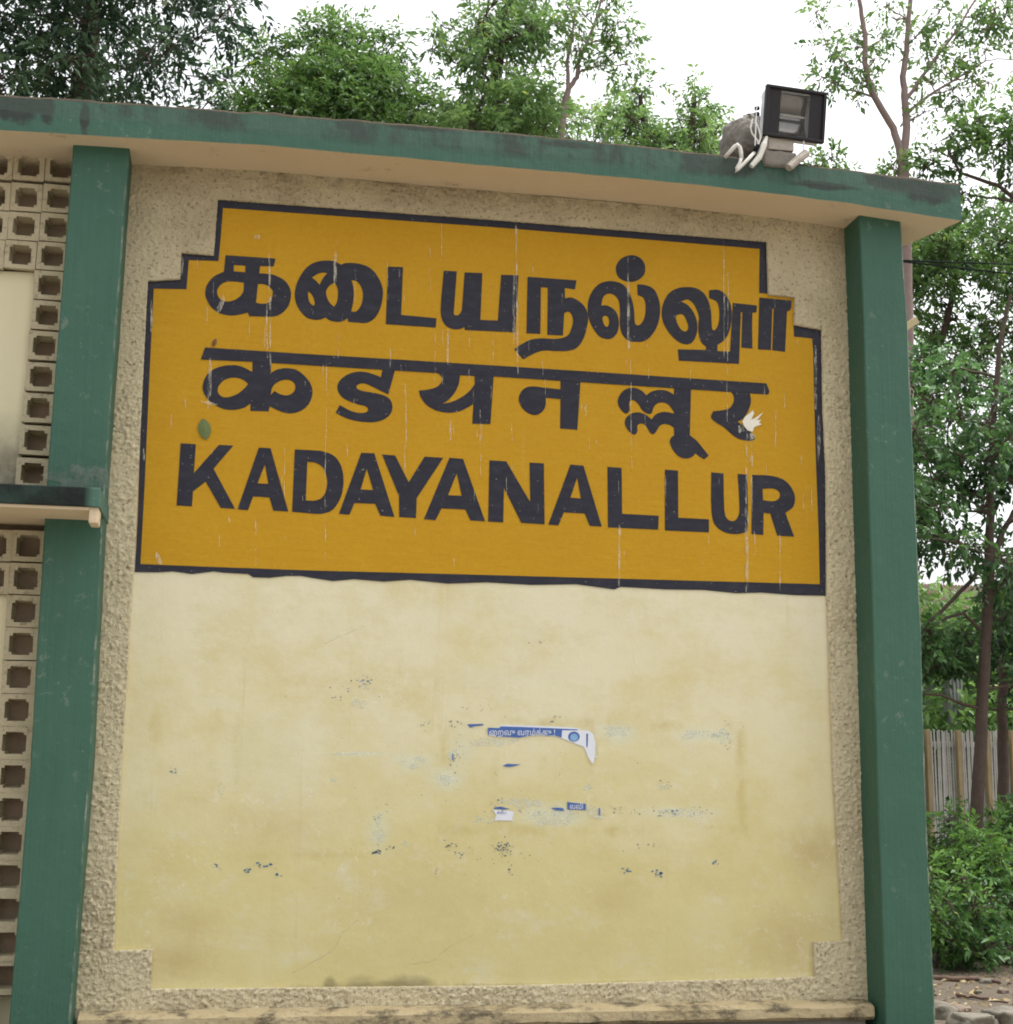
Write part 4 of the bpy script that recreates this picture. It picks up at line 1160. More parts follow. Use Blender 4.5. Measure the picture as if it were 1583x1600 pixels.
# rounded lump of concrete behind the lamp
bm = bmesh.new()
bmesh.ops.create_icosphere(bm, subdivisions=5, radius=1.0)
cc = W(1163, 222, -0.14)
for v in bm.verts:
    p = v.co.copy()
    q = Vector([math.copysign(abs(t) ** 0.75, t) for t in p])
    q *= 1 + 0.16 * noise.noise(p * 1.7 + Vector((3, 1, 0))) + 0.08 * noise.noise(p * 4.5) + 0.035 * noise.noise(p * 12) + 0.02 * noise.noise(p * 28)
    v.co = cc + Vector((q.x * 0.125 + max(0, q.z) * (0.045 if q.x < 0 else -0.005), q.y * 0.10, q.z * 0.135 + 0.01))
tag(bm_obj('concrete_lump', bm, M['cement'], None, True), 'rounded grey lump of concrete on the roof behind the floodlight', 'concrete lump')


# ------------------------------------------------------------------ vegetation
def rand_rot(n, rng, up_bias=0.0):
    d = rng.normal(size=(n, 3)); d[:, 2] += up_bias
    d /= np.linalg.norm(d, axis=1)[:, None] + 1e-9
    return d


def leaves_mesh(name, P, D, L, Wd, rng, mat, parent=None, fold=0.25, tint=None, Nrm=None):
    """P base points, D unit directions, L length, Wd width: one folded pointed leaf each"""
    n = len(P)
    if Nrm is None: Nrm = rng.normal(size=(n, 3)) + np.array([0, 0, 1.2])
    S = np.cross(D, Nrm); S /= np.linalg.norm(S, axis=1)[:, None] + 1e-9
    U = np.cross(S, D)
    L = np.asarray(L)[:, None] * np.ones((n, 1)); Wd = np.asarray(Wd)[:, None] * np.ones((n, 1))
    base = P; tip = P + D * L - np.array([0, 0, 1]) * L * 0.12
    mid = P + D * L * 0.45
    l = mid + S * Wd * 0.5 + U * Wd * fold; r = mid - S * Wd * 0.5 + U * Wd * fold
    V = np.stack([base, l, tip, r], 1).reshape(-1, 3)
    idx_ = np.arange(n)[:, None] * 4
    F = np.concatenate([idx_ + np.array([[0, 2, 1]]), idx_ + np.array([[0, 3, 2]])], 1).reshape(-1)
    me = bpy.data.meshes.new(name)
    me.vertices.add(len(V)); me.vertices.foreach_set('co', V.astype(np.float32).ravel())
    nf = 2 * n
    me.loops.add(nf * 3); me.loops.foreach_set('vertex_index', F.astype(np.int32))
    me.polygons.add(nf); me.polygons.foreach_set('loop_start', np.arange(0, nf * 3, 3, dtype=np.int32))
    me.polygons.foreach_set('loop_total', np.full(nf, 3, np.int32))
    if tint is None: tint = rng.random(n)
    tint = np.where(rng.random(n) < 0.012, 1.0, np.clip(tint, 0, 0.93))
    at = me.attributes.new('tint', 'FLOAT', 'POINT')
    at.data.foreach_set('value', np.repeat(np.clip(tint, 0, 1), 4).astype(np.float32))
    me.update(); me.validate()
    return link(name, me, mat, parent)


def sprays(C, R, n_spray, rng, leaf_l, leaf_w, per=9, droop=0.5, flat=0.8, shell=0.55):
    """leafy sprays filling clumps C with radii R; returns leaf bases, dirs, lengths, widths, tints, and twig segments"""
    Ps, Ds, Ls, Ws, Ts, twigs = [], [], [], [], [], []
    for c, r, ns in zip(C, R, n_spray):
        ct = rng.uniform(-0.2, 0.2)
        d = rand_rot(ns, rng, 0.25)
        rad = r * (shell + (1 - shell) * rng.random(ns) ** 0.6) * rng.uniform(0.45, 1.12, ns)
        pos = c + d * rad[:, None] * np.array([1, 1, flat])
        out = d * 0.7 + rng.normal(size=(ns, 3)) * 0.5
        out[:, 2] -= droop * rng.random(ns)
        out /= np.linalg.norm(out, axis=1)[:, None]
        for i in range(min(ns, 10)): twigs.append((c, pos[i]))
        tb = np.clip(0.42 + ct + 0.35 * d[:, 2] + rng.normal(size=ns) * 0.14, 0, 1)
        side0 = np.cross(out, rng.normal(size=(ns, 3)) * 0.5 + np.array([0, 0, 1.0])); side0 /= np.linalg.norm(side0, axis=1)[:, None] + 1e-9
        sl = leaf_l * per * 0.32
        for q in range(per):
            t = (q + 0.5) / per
            s = (1 if q % 2 else -1) * (0.85 if q < per - 1 else 0.15)
            b = pos + out * (sl * t) - np.array([0, 0, 1]) * (sl * 0.25 * t * t)
            dd = out * 0.75 + side0 * s + rng.normal(size=(ns, 3)) * 0.28
            dd[:, 2] -= droop * 0.35
            dd /= np.linalg.norm(dd, axis=1)[:, None]
            Ps.append(b); Ds.append(dd)
            lf = np.clip(rng.lognormal(-0.08, 0.30, ns), 0.4, 1.35); Ls.append(leaf_l * lf); Ws.append(leaf_w * lf * rng.uniform(0.75, 1.2, ns))
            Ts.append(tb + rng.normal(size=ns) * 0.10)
    return np.concatenate(Ps), np.concatenate(Ds), np.concatenate(Ls), np.concatenate(Ws), np.concatenate(Ts), twigs


def limb(bm, a, b, r0, r1, rng, n=6, sag=0.08, sides=6):
    a, b = Vector(a), Vector(b)
    L = (b - a).length
    pts = []
    for i in range(n + 1):
        t = i / n
        p = a.lerp(b, t)
        w = math.sin(math.pi * t) * L
        p += Vector((rng.normal() * 0.035 * w, rng.normal() * 0.035 * w, sag * w * (0.5 - t)))
        pts.append(p)
    bm_tube(bm, pts, [r0 + (r1 - r0) * i / n for i in range(n + 1)], sides, False)
    return pts


def tree(name, label, stems, clumps, leaf, mat, bark, seed, spray_density=26, per=9, droop=0.5, trunk_r=0.1, group=None, shell=0.5, flat=0.85, cat='tree', limb_r=0.03):
    """stems: polylines of 3D points with start radius; clumps: (centre, radius)"""
    rng = np.random.default_rng(seed)
    base = stems[0][0][0]
    E = empty(name, (base[0], base[1], 0.0))
    tag(E, label, cat, group)
    bm = bmesh.new()
    nodes = []
    for (pts, ra, rb) in stems:
        n = len(pts)
        dense = []
        for i in range(n - 1):
            a, b = Vector(pts[i]), Vector(pts[i + 1])
            for s in range(4):
                dense.append(a.lerp(b, s / 4) + Vector((rng.normal(), rng.normal(), 0)) * 0.004)
        dense.append(Vector(pts[-1]))
        rr = [ra + (rb - ra) * i / (len(dense) - 1) for i in range(len(dense))]
        bm_tube(bm, dense, rr, 9, False)
        for p, r in zip(dense, rr): nodes.append((p, r))
    order = sorted(range(len(clumps)), key=lambda i: min((Vector(clumps[i][0]) - p).length for p, _ in nodes))
    for i in order:
        c, r = Vector(clumps[i][0]), clumps[i][1]
        bp, br = min(nodes, key=lambda q: (q[0] - c).length + max(0, q[0].z - c.z + 0.1) * 2.5)
        L = (c - bp).length
        r0 = min(br * 0.75, 0.010 + limb_r * min(1.5, L) / 1.5)
        pts = limb(bm, bp, c, r0, 0.007, rng)
        for q, p in enumerate(pts[1:]): nodes.append((p, r0 + (0.007 - r0) * (q + 1) / 6))
    C = [np.array(cl[0]) for cl in clumps]; R = [cl[1] for cl in clumps]
    ns = [max(10, int(1.75 * spray_density * (cl[1] / 0.4) ** 2 * (cl[2] if len(cl) > 2 else 1))) for cl in clumps]
    P, D, L, Wd, T, tw_ = sprays(C, R, ns, rng, leaf[0], leaf[1], per, droop, flat, shell)
    for a, b in tw_:
        limb(bm, a, b, 0.006, 0.003, rng, 3, 0.05, 4)
    tr = bm_obj('trunk', bm, bark, E, True)
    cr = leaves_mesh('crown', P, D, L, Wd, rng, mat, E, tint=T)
    tag(cr, kind='stuff'); del cr['kind']
    return E


def fill(poly, y, n, rmin, rmax, seed, depth=0.8, dens=1.0):
    rng = np.random.default_rng(seed)
    xs_ = [p[0] for p in poly]; ys_ = [p[1] for p in poly]
    out = []
    tries = 0
    while len(out) < n and tries < 20000:
        tries += 1
        x, yy = rng.uniform(min(xs_), max(xs_)), rng.uniform(min(ys_), max(ys_))
        if not inside(x, yy, poly): continue
        w = W(x, yy, y + rng.uniform(-depth, depth))
        out.append((tuple(w), rng.uniform(rmin, rmax), dens))
    return out


def at(px, py, y, r, dens=1.0):
    return (tuple(W(px, py, y)), r, dens)


def stem(pxs, y, r0, r1, ground=None):
    pts = [tuple(W(p[0], p[1], y)) for p in pxs]
    if ground is not None:
        g = W(ground, 1200, y)
        pts = [(g.x, y, -0.1)] + pts
    return (pts, r0, r1)


# trees seen over the roof, left to right
tree('tree', 'dark dense tree over the roof at the far left', [stem([(90, 700), (100, 300), (140, 60), (150, -80)], 6.2, 0.20, 0.06, 80)],
     fill([(-320, -190), (220, -190), (300, -80), (372, -5), (372, 45), (330, 75), (290, 95), (275, 130), (300, 165), (290, 235), (-320, 260)], 6.2, 120, 0.28, 0.44, 11, 1.1, .62)
     + [at(345, 25, 6.2, 0.16, .5), at(320, 120, 6.2, 0.16, .6), at(325, 160, 6.2, 0.14, .6), at(352, 45, 6.2, 0.12, .5), at(310, 60, 6.2, 0.2, .5)],
     (0.085, 0.034), M['leaf_dark'], M['bark'], 21, 34, 9, 0.7, shell=0.3)
tree('tree', 'rounded bushy mid green tree above the roof left of centre', [stem([(520, 700), (530, 330), (540, 190), (545, 120)], 10.5, 0.17, 0.05, 520)],
     fill([(365, 190), (420, 150), (480, 110), (600, 120), (650, 180), (650, 260), (360, 260)], 10.7, 34, 0.26, 0.40, 12, 0.9, 1.2)
     + [at(x, y, 10.3 + dy, r, 1.5) for (x, y, r, dy) in [(412, 82, .30, 0), (395, 100, .22, .2), (520, 62, .36, 0), (480, 85, .34, .3), (560, 70, .36, .1), (595, 100, .30, .3), (610, 75, .22, .2), (540, 105, .40, -.4), (500, 125, .40, -.5), (455, 135, .38, -.3), (430, 165, .40, -.4), (575, 140, .40, -.5), (610, 150, .34, -.2), (655, 145, .30, .1), (662, 175, .32, .1), (640, 190, .34, -.3), (520, 170, .42, -.7), (470, 185, .40, -.7), (580, 185, .40, -.7), (390, 175, .30, 0), (360, 150, .20, .2), (352, 125, .16, .2), (375, 200, .3, 0), (500, 48, .22, .1), (545, 48, .2, .2)]],
     (0.090, 0.034), M['leaf_mid'], M['bark'], 22, 34, 9, 0.45, shell=0.72, group='trees behind the station')
tree('tree', 'airy light green tree above the roof at the centre', [stem([(760, 700), (765, 300), (780, 180), (775, 120), (790, 40)], 9.0, 0.14, 0.04, 760)],
     fill([(730, 25), (760, -30), (830, -30), (850, 10), (855, 60), (845, 100), (800, 125), (750, 115), (715, 75)], 9.0, 42, 0.20, 0.30, 13, 0.8, .62)
     + fill([(690, 190), (740, 150), (840, 150), (880, 175), (870, 260), (690, 250)], 9.0, 44, 0.22, 0.34, 14, 0.8, 1.1)
     + [at(685, 60, 9, 0.16, .45), at(675, 75, 9, 0.14, .4), at(705, 95, 9, 0.16, .45), at(690, 40, 9, .13, .4), at(820, 140, 9, .22, .6), at(750, 140, 9, .2, .5)],
     (0.090, 0.038), M['leaf_light'], M['bark'], 23, 30, 8, 0.6, shell=0.45, group='trees behind the station')
tree('tree', 'slender forked tree with thin bare stem above the roof centre', [stem([(868, 600), (872, 300), (876, 215), (882, 165), (888, 140)], 8.4, 0.07, 0.035, 866), stem([(888, 140), (902, 120), (905, 95), (920, 60), (935, 20), (940, -10)], 8.4, 0.032, 0.012), stem([(888, 140), (886, 95), (895, 60), (898, 20)], 8.4, 0.026, 0.010)],
     [at(890, 15, 8.4, .24, .7), at(915, 25, 8.4, .22, .7), at(905, 55, 8.4, .22, .7), at(885, 75, 8.4, .18, .7), at(900, 80, 8.3, .2, .8), at(945, 15, 8.4, .2, .5), at(965, 35, 8.4, .18, .45), at(955, 60, 8.4, .2, .5), at(970, 75, 8.4, .2, .5), at(950, 95, 8.4, .2, .6), at(985, 65, 8.4, .15, .35), at(930, 105, 8.4, .18, .5), at(980, 100, 8.4, .15, .4), at(920, -15, 8.4, .25, .6), at(870, 40, 8.4, .16, .4), at(955, -10, 8.4, .2, .5)],
     (0.090, 0.036), M['leaf_light'], M['bark_pale'], 24, 26, 8, 0.7, shell=0.4, limb_r=0.018, group='trees behind the station')
tree('tree', 'low light green tree just left of the concrete lump on the roof', [stem([(1020, 700), (1015, 330), (1010, 200), (1000, 150)], 11.5, 0.12, 0.03, 1020)],
     fill([(905, 245), (925, 195), (960, 165), (990, 150), (1015, 165), (1040, 195), (1030, 260), (905, 260)], 11.5, 36, 0.2, 0.30, 15, 0.8, .7)
     + [at(995, 125, 11.5, .24, .6), at(1010, 140, 11.5, .22, .6), at(985, 140, 11.5, .18, .6), at(915, 185, 11.5, .15, .4)],
     (0.095, 0.040), M['leaf_light'], M['bark'], 25, 26, 8, 0.6, shell=0.45, group='trees behind the station')
tree('tree', 'narrow light green treetop directly behind the concrete lump', [stem([(1085, 700), (1083, 330), (1080, 200), (1085, 150)], 11.0, 0.11, 0.03, 1085)],
     fill([(1040, 250), (1045, 205), (1065, 185), (1100, 180), (1125, 205), (1135, 270), (1040, 270)], 11.0, 30, 0.2, 0.28, 16, 0.8, .65)
     + [at(1085, 140, 11, .2, .5), at(1075, 165, 11, .2, .6), at(1105, 150, 11, .18, .4), at(1110, 170, 11, .18, .5), at(1060, 185, 11, .18, .5)],
     (0.095, 0.040), M['leaf_light'], M['bark'], 26, 26, 8, 0.6, shell=0.45, group='trees behind the station')
tree('tree', 'small bushy treetop peeping over the slab right of the floodlight', [stem([(1290, 700), (1290, 330), (1290, 260)], 9.5, 0.07, 0.02, 1290)],
     [at(1285, 250, 9.5, .16), at(1300, 245, 9.5, .14), at(1275, 260, 9.5, .16), at(1305, 262, 9.5, .16), at(1290, 280, 9.5, .25), at(1270, 320, 9.5, .3), at(1310, 330, 9.5, .3), at(1290, 370, 9.5, .35), at(1260, 400, 9.5, .3), at(1320, 410, 9.5, .3), at(1290, 450, 9.5, .3)],
     (0.090, 0.038), M['leaf_mid'], M['bark'], 27, 34, 8, 0.5, shell=0.4, group='trees behind the station')

# right-hand side
tree('tree', 'tall two-stemmed tree with pale pinkish bark and sparse leaves at the right', [
        stem([(1408, 900), (1416, 640), (1417, 500), (1413, 330), (1410, 240)], 8.0, 0.095, 0.068, 1400),
        stem([(1408, 242), (1396, 200), (1375, 165), (1360, 140), (1352, 100), (1352, 55), (1345, 15), (1335, -60)], 8.0, 0.048, 0.024),
        stem([(1412, 242), (1417, 200), (1414, 160), (1411, 120), (1416, 80), (1420, 30), (1428, -60)], 8.0, 0.052, 0.026),
        stem([(1414, 160), (1440, 120), (1470, 80), (1500, 40), (1530, -10)], 8.0, 0.026, 0.012),
        stem([(1411, 180), (1450, 150), (1500, 120), (1540, 95)], 8.0, 0.02, 0.01)],
     [at(x, y, 8 + dy, r, d) for (x, y, r, d, dy) in [(1290, 70, .2, .5, 0), (1310, 85, .18, .5, .2), (1325, 105, .16, .4, 0), (1285, 120, .15, .4, 0), (1340, 75, .15, .4, .3), (1365, 95, .17, .5, 0), (1362, 130, .14, .5, 0), (1345, 130, .12, .4, 0), (1300, 130, .13, .3, 0), (1330, 60, .12, .4, .2), (1380, 60, .14, .4, 0), (1275, 20, .12, .3, 0), (1400, 30, .15, .4, .3), (1385, 10, .15, .4, 0),
       (1450, 90, .2, .6, 0), (1475, 80, .2, .7, .2), (1470, 110, .2, .6, 0), (1500, 95, .2, .7, 0), (1500, 45, .2, .6, 0), (1525, 25, .24, .9, .2), (1555, 15, .24, .9, 0), (1540, 45, .2, .7, 0), (1570, 30, .2, .7, .2), (1520, 120, .18, .6, 0), (1540, 80, .18, .5, 0), (1485, 140, .18, .5, 0), (1455, 130, .16, .4, 0), (1450, 40, .16, .4, 0), (1470, 15, .16, .4, 0), (1430, 60, .14, .4, 0), (1500, 160, .16, .4, 0), (1545, 130, .16, .4, 0),
       (1445, 175, .12, .3, 0), (1600, 40, .3, .8, 0), (1610, 90, .3, .6, 0), (1590, -30, .3, .8, 0), (1480, -40, .3, .6, 0), (1320, -50, .3, .5, 0), (1400, -60, .3, .5, 0), (1395, 262, .1, .5, 0), (1400, 250, .1, .5, 0)]],
     (0.085, 0.038), M['leaf_light'], M['bark_pale'], 31, 40, 8, 0.65, shell=0.35, limb_r=0.018)
tree('tree', 'leafy tree reaching in from the right edge beside the pale-barked stems', [stem([(1660, 1200), (1650, 700), (1640, 350), (1610, 180)], 7.0, 0.16, 0.05, 1660), stem([(1640, 350), (1560, 290), (1500, 270), (1480, 230)], 7.0, 0.03, 0.012)],
     [at(x, y, 7 + dy, r, d) for (x, y, r, d, dy) in [(1575, 200, .24, .9, 0), (1590, 160, .24, .9, 0), (1560, 225, .2, .7, 0), (1580, 240, .24, .7, 0), (1600, 210, .3, 1, 0), (1620, 260, .3, 1, 0), (1520, 205, .18, .6, .2), (1500, 195, .16, .6, 0), (1485, 215, .16, .6, .1), (1465, 235, .15, .5, 0), (1510, 230, .16, .5, 0), (1535, 215, .15, .5, 0), (1455, 250, .12, .5, 0), (1445, 260, .1, .4, 0), (1500, 265, .1, .3, 0), (1530, 185, .14, .4, 0), (1505, 300, .12, .4, 0)]],
     (0.10, 0.042), M['leaf_mid'], M['bark'], 32, 42, 8, 0.6, shell=0.35)
tree('tree', 'bright green tree crown under the right end of the roof slab', [stem([(1412, 1000), (1420, 760), (1450, 600), (1485, 480), (1505, 380)], 10.0, 0.09, 0.03, 1405)],
     fill([(1500, 315), (1530, 305), (1560, 325), (1620, 310), (1680, 330), (1680, 520), (1560, 480), (1535, 400), (1500, 420), (1480, 480), (1395, 520), (1395, 400), (1480, 350)], 10.0, 80, 0.2, 0.34, 17, 0.8, .65)
     + fill([(1400, 500), (1540, 480), (1680, 520), (1680, 720), (1400, 720)], 10.0, 90, 0.24, 0.36, 18, 0.8, .38),
     (0.095, 0.044), M['leaf_mid'], M['bark'], 33, 30, 8, 0.55, shell=0.4)
tree('tree', 'broad-leaved tree with leaning dark trunk in front of the fence', [
        stem([(1524, 1300), (1530, 1200), (1536, 1080), (1542, 960), (1546, 880)], 4.6, 0.062, 0.046, 1518),
        stem([(1546, 880), (1548, 780), (1553, 640), (1562, 540), (1580, 460)], 4.6, 0.042, 0.015),
        stem([(1546, 885), (1563, 840), (1583, 800), (1620, 740)], 4.6, 0.034, 0.014),
        stem([(1540, 880), (1515, 910), (1480, 945), (1440, 985), (1400, 1010)], 4.6, 0.022, 0.012),
        stem([(1534, 985), (1505, 958), (1480, 965), (1450, 985), (1410, 990)], 4.6, 0.018, 0.008),
        stem([(1531, 1108), (1500, 1098), (1470, 1086), (1440, 1084), (1400, 1090)], 4.6, 0.016, 0.008)],
     fill([(1395, 560), (1470, 520), (1540, 600), (1600, 540), (1680, 520), (1680, 900), (1590, 900), (1540, 880), (1500, 900), (1395, 880)], 4.8, 110, 0.16, 0.26, 19, 0.7, .58)
     + fill([(1400, 990), (1490, 985), (1530, 1000), (1530, 1060), (1400, 1060)], 4.9, 24, 0.13, 0.2, 20, 0.4, .8)
     + fill([(1545, 900), (1680, 900), (1680, 1100), (1560, 1080)], 4.9, 26, 0.15, 0.22, 28, 0.4, 1.0),
     (0.075, 0.042), M['leaf_broad'], M['bark'], 34, 30, 7, 0.75, shell=0.35, limb_r=0.012)
tree('tree', 'thinner dark-trunked tree at the right edge behind the leaning trunk', [
        stem([(1567, 1260), (1567, 1160), (1565, 1090), (1572, 1000), (1585, 900)], 6.0, 0.062, 0.04, 1566),
        stem([(1566, 1112), (1590, 1105), (1630, 1085)], 6.0, 0.018, 0.01), stem([(1566, 1110), (1548, 1108), (1535, 1112)], 6.0, 0.014, 0.008), stem([(1567, 1095), (1583, 1070), (1610, 1050)], 6.0, 0.018, 0.01)],
     fill([(1560, 880), (1680, 850), (1680, 1060), (1575, 1050)], 6.2, 30, 0.2, 0.3, 29, 0.5, 1.1),
     (0.080, 0.042), M['leaf_broad'], M['bark'], 35, 28, 7, 0.6, shell=0.35)

# far mass of greenery beyond the fence
rng = np.random.default_rng(77)
C = [np.array((rng.uniform(4, 24), rng.uniform(12.6, 14.6), 0.4 + 3.3 * rng.random())) for _ in range(110)] + [np.array((rng.uniform(4, 32), rng.uniform(20, 24), 0.4 + 4.4 * rng.random())) for _ in range(110)]
R_ = [rng.uniform(0.6, 1.1) for _ in C]
P, D, L, Wd, T, _ = sprays(C, R_, [90] * len(C), rng, 0.17, 0.08, 6, 0.5, 0.8, 0.4)
tag(leaves_mesh('distant_greenery', P, D, L, Wd, rng, M['leaf_mid'], None, tint=T), 'distant mass of green foliage beyond the fence', 'foliage', kind='stuff')

# shrubs in front of the fence, right of the column
sh = [('bright leafy shrub against the right green column', 1462, 1420, 3.6, .40, 40, 'leaf_shrub'), ('low dark shrub nearest the soil at the right edge', 1560, 1455, 3.5, .42, 41, 'leaf_broad'),
      ('shrub with pale shoots in the middle of the undergrowth', 1515, 1380, 4.2, .42, 42, 'leaf_shrub'), ('bushy shrub below the ochre fence post', 1480, 1320, 4.7, .40, 43, 'leaf_shrub'),
      ('shrub at the foot of the leaning tree trunk', 1545, 1310, 5.0, .42, 44, 'leaf_broad'), ('shrub leaving the frame at the right edge by the thin trunk', 1590, 1330, 4.6, .45, 45, 'leaf_shrub')]
for (lb, px, py, y, r, sd_, mt) in sh:
    rng = np.random.default_rng(sd_)
    c0 = W(px, py, y)
    cl = []
    for i in range(15):
        d = rand_rot(1, rng)[0]
        cl.append(((c0.x + d[0] * r * 0.85, y + d[1] * r * 0.9, max(0.10, c0.z + d[2] * r * 0.75)), rng.uniform(.15, .24), .9))
    for i in range(8): cl.append(((c0.x + rng.uniform(-r, r), y + rng.uniform(-r, r), max(0.12, rng.uniform(0.1, c0.z))), rng.uniform(.15, .22), .8))
    st = [([(c0.x + rng.uniform(-.1, .1), y, -0.05), (c0.x + rng.uniform(-.1, .1), y, c0.z * 0.5), (c0.x, y, c0.z)], 0.018, 0.008)]
    tree('shrub', lb, st, cl, (0.060, 0.026), M[mt], M['bark'], sd_, 46, 7, 0.35, shell=0.3, group='shrubs beside the building', cat='shrub', limb_r=0.010)

# ------------------------------------------------------------------ fence and shed beyond
FY = 10.5
zf = W(1480, 1142, FY).z
FE = empty('palisade_fence', (W(1490, 1200, FY).x, FY, 0))
tag(FE, 'weathered pale picket fence with ochre posts behind the trees', 'fence')
x_a, x_b = W(1250, 1200, FY).x, W(2150, 1200, FY).x
pm = bpy.data.meshes.new('picket')
bm = bmesh.new()
bm_box(bm, (0, 0, 0.5), (0.026, 0.022, 1.0))
for v in bm.verts:
    if v.co.z > 0.9: v.co.x *= 0.45
bm.to_mesh(pm); bm.free(); pm.materials.append(M['fence'])
xq = x_a
while xq < x_b:
    o = bpy.data.objects.new('picket', pm); COL.objects.link(o); o.parent = FE
    o.location = (xq - FE.location.x, rs.uniform(-.006, .006), 0.0)
    o.scale = (1, 1, zf * rs.uniform(0.985, 1.012))
    o.rotation_euler = (0, rs.uniform(-.008, .008), 0)
    xq += 0.031
for q in (W(1480, 1163, FY).z, 0.35):
    bm = bmesh.new(); bm_box(bm, ((x_a + x_b) / 2, FY + 0.03, q), (x_b - x_a, 0.03, 0.07), 0.004)
    bm_obj('rail', bm, M['fence'], FE)
for px in (1270, 1315, 1360, 1404, 1448, 1496, 1541, 1580, 1625, 1672, 1720, 1770, 1820, 1872, 1925, 1980, 2036, 2092, 2145):
    bm = bmesh.new(); w = W(px, 1142, FY - 0.05)
    bm_box(bm, (w.x, FY - 0.06, zf / 2), (0.058, 0.07, zf + 0.02), 0.006)
    bm_obj('post', bm, M['fence_post'], FE)

SH = empty('shed', (W(1490, 1100, 17).x, 17.5, 0))
tag(SH, 'old shed with brown sloping roof half hidden behind the trees', 'shed')
ra, rb = W(1380, 912, 16.5), W(1600, 912, 16.5)
re = W(1500, 985, 15.0)
vs = [(ra.x, 16.5, ra.z), (rb.x, 16.5, ra.z), (rb.x, 15.0, re.z), (ra.x, 15.0, re.z), (ra.x, 18.0, re.z), (rb.x, 18.0, re.z)]
bm = bmesh.new()
L_ = [bm.verts.new(v) for v in vs] + [bm.verts.new((v[0], v[1], v[2] - 0.08)) for v in vs]
for f in ((0, 3, 2, 1), (0, 1, 5, 4), (6, 7, 8, 9), (6, 10, 11, 7), (3, 9, 8, 2), (1, 2, 8, 7), (0, 6, 9, 3), (0, 4, 10, 6), (1, 7, 11, 5), (4, 5, 11, 10)): bm.faces.new([L_[i] for i in f])
bm_obj('roof', bm, M['roof_tile'], SH)
nb = 46
for i in range(nb):
    x = ra.x + (rb.x - ra.x) * (i + .5) / nb
    bm = bmesh.new(); bm_tube(bm, [(x, 14.98, re.z + 0.01), (x, 16.5, ra.z + 0.015)], 0.022, 6)
    bm_obj('roof_rib', bm, M['roof_tile'], bpy.data.objects[[o.name for o in SH.children if o.name.startswith('roof')][0]])
bm = bmesh.new(); bm_box(bm, ((ra.x + rb.x) / 2, 16.5, (re.z - 0.1) / 2), ((rb.x - ra.x) * 0.92, 2.4, re.z - 0.1))
bm_obj('wall', bm, M['far_wall'], SH)
bm = bmesh.new()
a, b = W(1476, 1050, 13.0), W(1499, 1050, 13.0)
bm_box(bm, ((a.x + b.x) / 2, 13.0, a.z / 2 + 0.2), (b.x - a.x, 0.16, a.z + 0.4), 0.01)
for q in range(4): bm_box(bm, (a.x + (b.x - a.x) * (q + .5) / 4, 12.91, a.z / 2 + 0.2), (0.018, 0.03, a.z + 0.38))
tag(bm_obj('concrete_pillar', bm, M['far_wall']), 'tall grey ribbed pillar rising behind the picket fence', 'pillar')

# ------------------------------------------------------------------ overhead cables, timber stub
for (lb, p0, p1, y0, y1) in [('upper black overhead cable running from behind the right column', (1400, 406.5), (1583, 413), 0.2, 0.6), ('lower black overhead cable sagging below the upper one at right', (1400, 407.5), (1583, 428), 0.2, 0.6)]:
    a, b = W(*p0, y0), W(*p1, y1)
    d = b - a
    a2, b2 = a - d * 0.04, b + d * 9.0
    bm = bmesh.new()
    pts = []
    for i in range(25):
        t = i / 24; p = a2.lerp(b2, t)
        pts.append(p)
    bm_tube(bm, pts, 0.0048, 6)
    tag(bm_obj('overhead_cable', bm, M['cable']), lb, 'cable', 'overhead cables')
bm = bmesh.new()
a, b = W(1380, 534, 0.22), W(1431, 501, 0.22)
ang = math.atan2(b.z - a.z, b.x - a.x)
bm_box(bm, (a + b) / 2, ((b - a).length, 0.05, 0.040), 0.004, Matrix.Rotation(-ang, 3, 'Y'))
tag(bm_obj('timber_batten', bm, M['cut_wood']), 'short pale timber batten sticking out from behind the right column', 'batten')

# ------------------------------------------------------------------ ground details at the lower right
def gz_(x, y): return 0.05 * noise.noise((x * 0.5, y * 0.5, 0)) + 0.02 * noise.noise((x * 2, y * 2, 3))
def on_ground(px, py):
    d = CF + CR * ((px - 791.5) / FPX) - CU * ((py - 800.0) / FPX)
    t = (0.0 - EYE.z) / d.z
    return EYE + d * t
def stick(pts, r, label):
    bm = bmesh.new()
    pp = []
    for p in pts:
        w = on_ground(*p); pp.append(Vector((w.x, w.y, gz_(w.x, w.y) + r * 0.8)))
    dense = []
    for a, b in zip(pp, pp[1:]):
        for s in range(4): dense.append(a.lerp(b, s / 4) + Vector((0, rs.uniform(-.01, .01), rs.uniform(-.3, .3) * r)))
    dense.append(pp[-1])
    bm_tube(bm, dense, [r * (1.1 - 0.5 * i / len(dense)) * rs.uniform(.9, 1.1) for i in range(len(dense))], 8)
    tag(bm_obj('fallen_branch', bm, M['wood'], None, True), label, 'branch')
stick([(1440, 1527), (1490, 1534), (1530, 1535), (1563, 1541)], 0.020, 'straight dead branch lying across the soil beside the column')
stick([(1496, 1561), (1520, 1565), (1550, 1569), (1575, 1573)], 0.012, 'thin dead twig lying nearer the kerb stones')

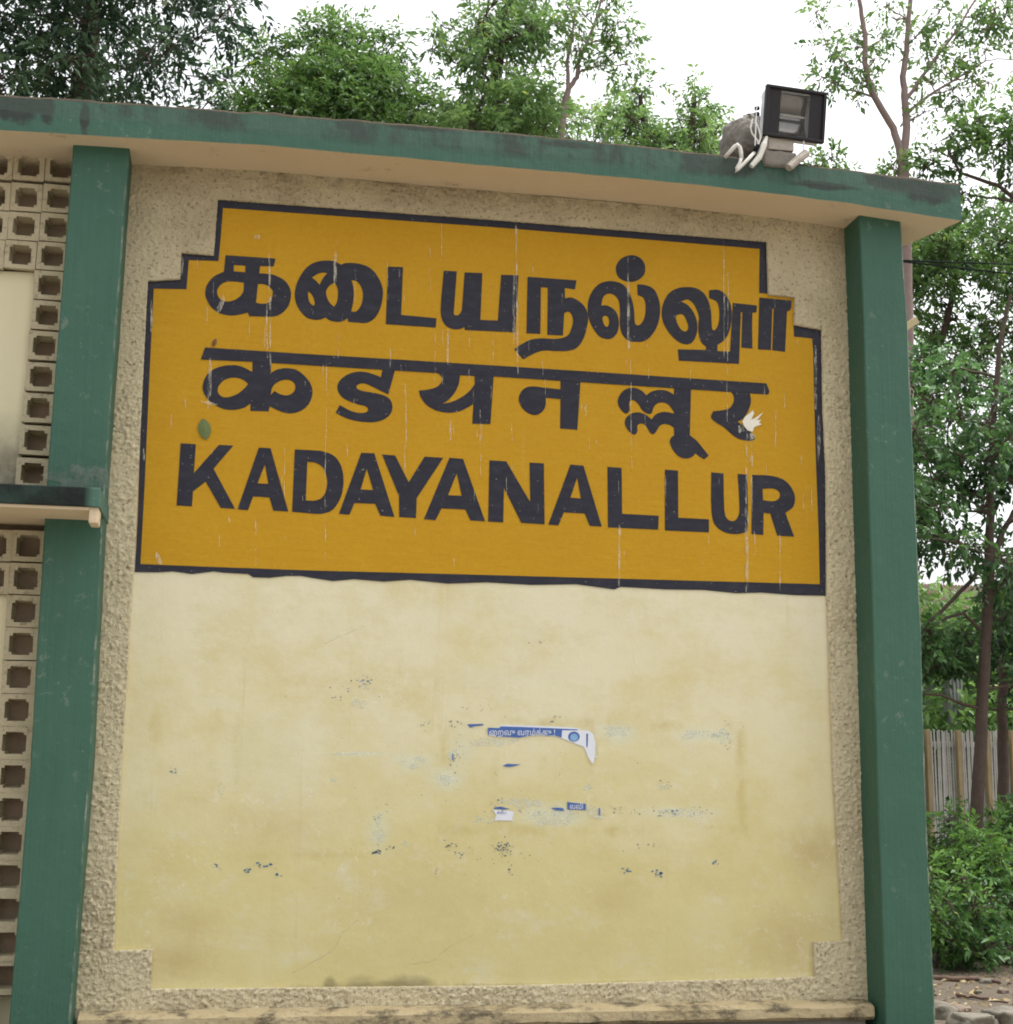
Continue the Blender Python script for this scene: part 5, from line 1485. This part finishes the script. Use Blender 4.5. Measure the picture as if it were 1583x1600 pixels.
def rock(name, px, py, s, seed, mat, label, group, cat='stone'):
    bm = bmesh.new()
    bmesh.ops.create_icosphere(bm, subdivisions=3, radius=1.0)
    w = on_ground(px, py)
    for v in bm.verts:
        p = v.co.copy()
        q = Vector([math.copysign(abs(t) ** 0.5, t) for t in p])
        q *= 1 + 0.30 * noise.noise(p * 1.5 + Vector((seed, 0, 0))) + 0.13 * noise.noise(p * 4 + Vector((0, seed, 0))) + 0.05 * noise.noise(p * 11)
        v.co = Vector((w.x + q.x * s[0], w.y + q.y * s[1], gz_(w.x, w.y) + q.z * s[2]))
    tag(bm_obj(name, bm, mat, None, True), label, cat, group)
M['kerb_stone'] = plain('lichen_grey_stone', (0.15, 0.135, 0.105), 0.95, 0.55, 9, 1.2)
rock('kerb_stone', 1470, 1592, (0.085, 0.12, 0.09), 1, M['kerb_stone'], 'rounded pale kerb stone touching the right green column', 'kerb stones')
rock('kerb_stone', 1520, 1606, (0.13, 0.10, 0.075), 2, M['kerb_stone'], 'flat kerb stone second from the green column', 'kerb stones')
rock('kerb_stone', 1572, 1604, (0.10, 0.12, 0.085), 3, M['kerb_stone'], 'squarish kerb stone at the lower right corner', 'kerb stones')
rock('kerb_stone', 1500, 1584, (0.06, 0.06, 0.03), 4, M['stone'], 'small slab wedged behind the kerb stones', 'kerb stones')
rock('stone', 1542, 1538, (0.05, 0.04, 0.028), 5, M['kerb_stone'], 'pale stone beside the end of the straight dead branch', 'loose stones')
rock('stone', 1568, 1556, (0.035, 0.03, 0.022), 6, M['stone'], 'small reddish stone near the right edge on the soil', 'loose stones')
rock('stone', 1529, 1556, (0.024, 0.02, 0.015), 7, M['kerb_stone'], 'little whitish stone between the two dead branches', 'loose stones')
rock('stone', 1462, 1506, (0.05, 0.05, 0.05), 8, M['stone'], 'brown stone under the shrub touching the column edge', 'loose stones')

rng = np.random.default_rng(5)
n = 3200
X = rng.uniform(2.4, 7.5, n); Yg = rng.uniform(0.9, 7.0, n)
P = np.stack([X, Yg, np.array([gz_(a, b) for a, b in zip(X, Yg)]) + rng.uniform(0.003, 0.015, n)], 1)
D = rng.normal(size=(n, 3)) * np.array([1, 1, 0.15]); D /= np.linalg.norm(D, axis=1)[:, None]
tag(leaves_mesh('leaf_litter', P, D, rng.uniform(.03, .07, n), rng.uniform(.015, .03, n), rng, M['leaf_litter']), 'dry fallen leaves scattered on the soil', 'leaf litter', kind='stuff')
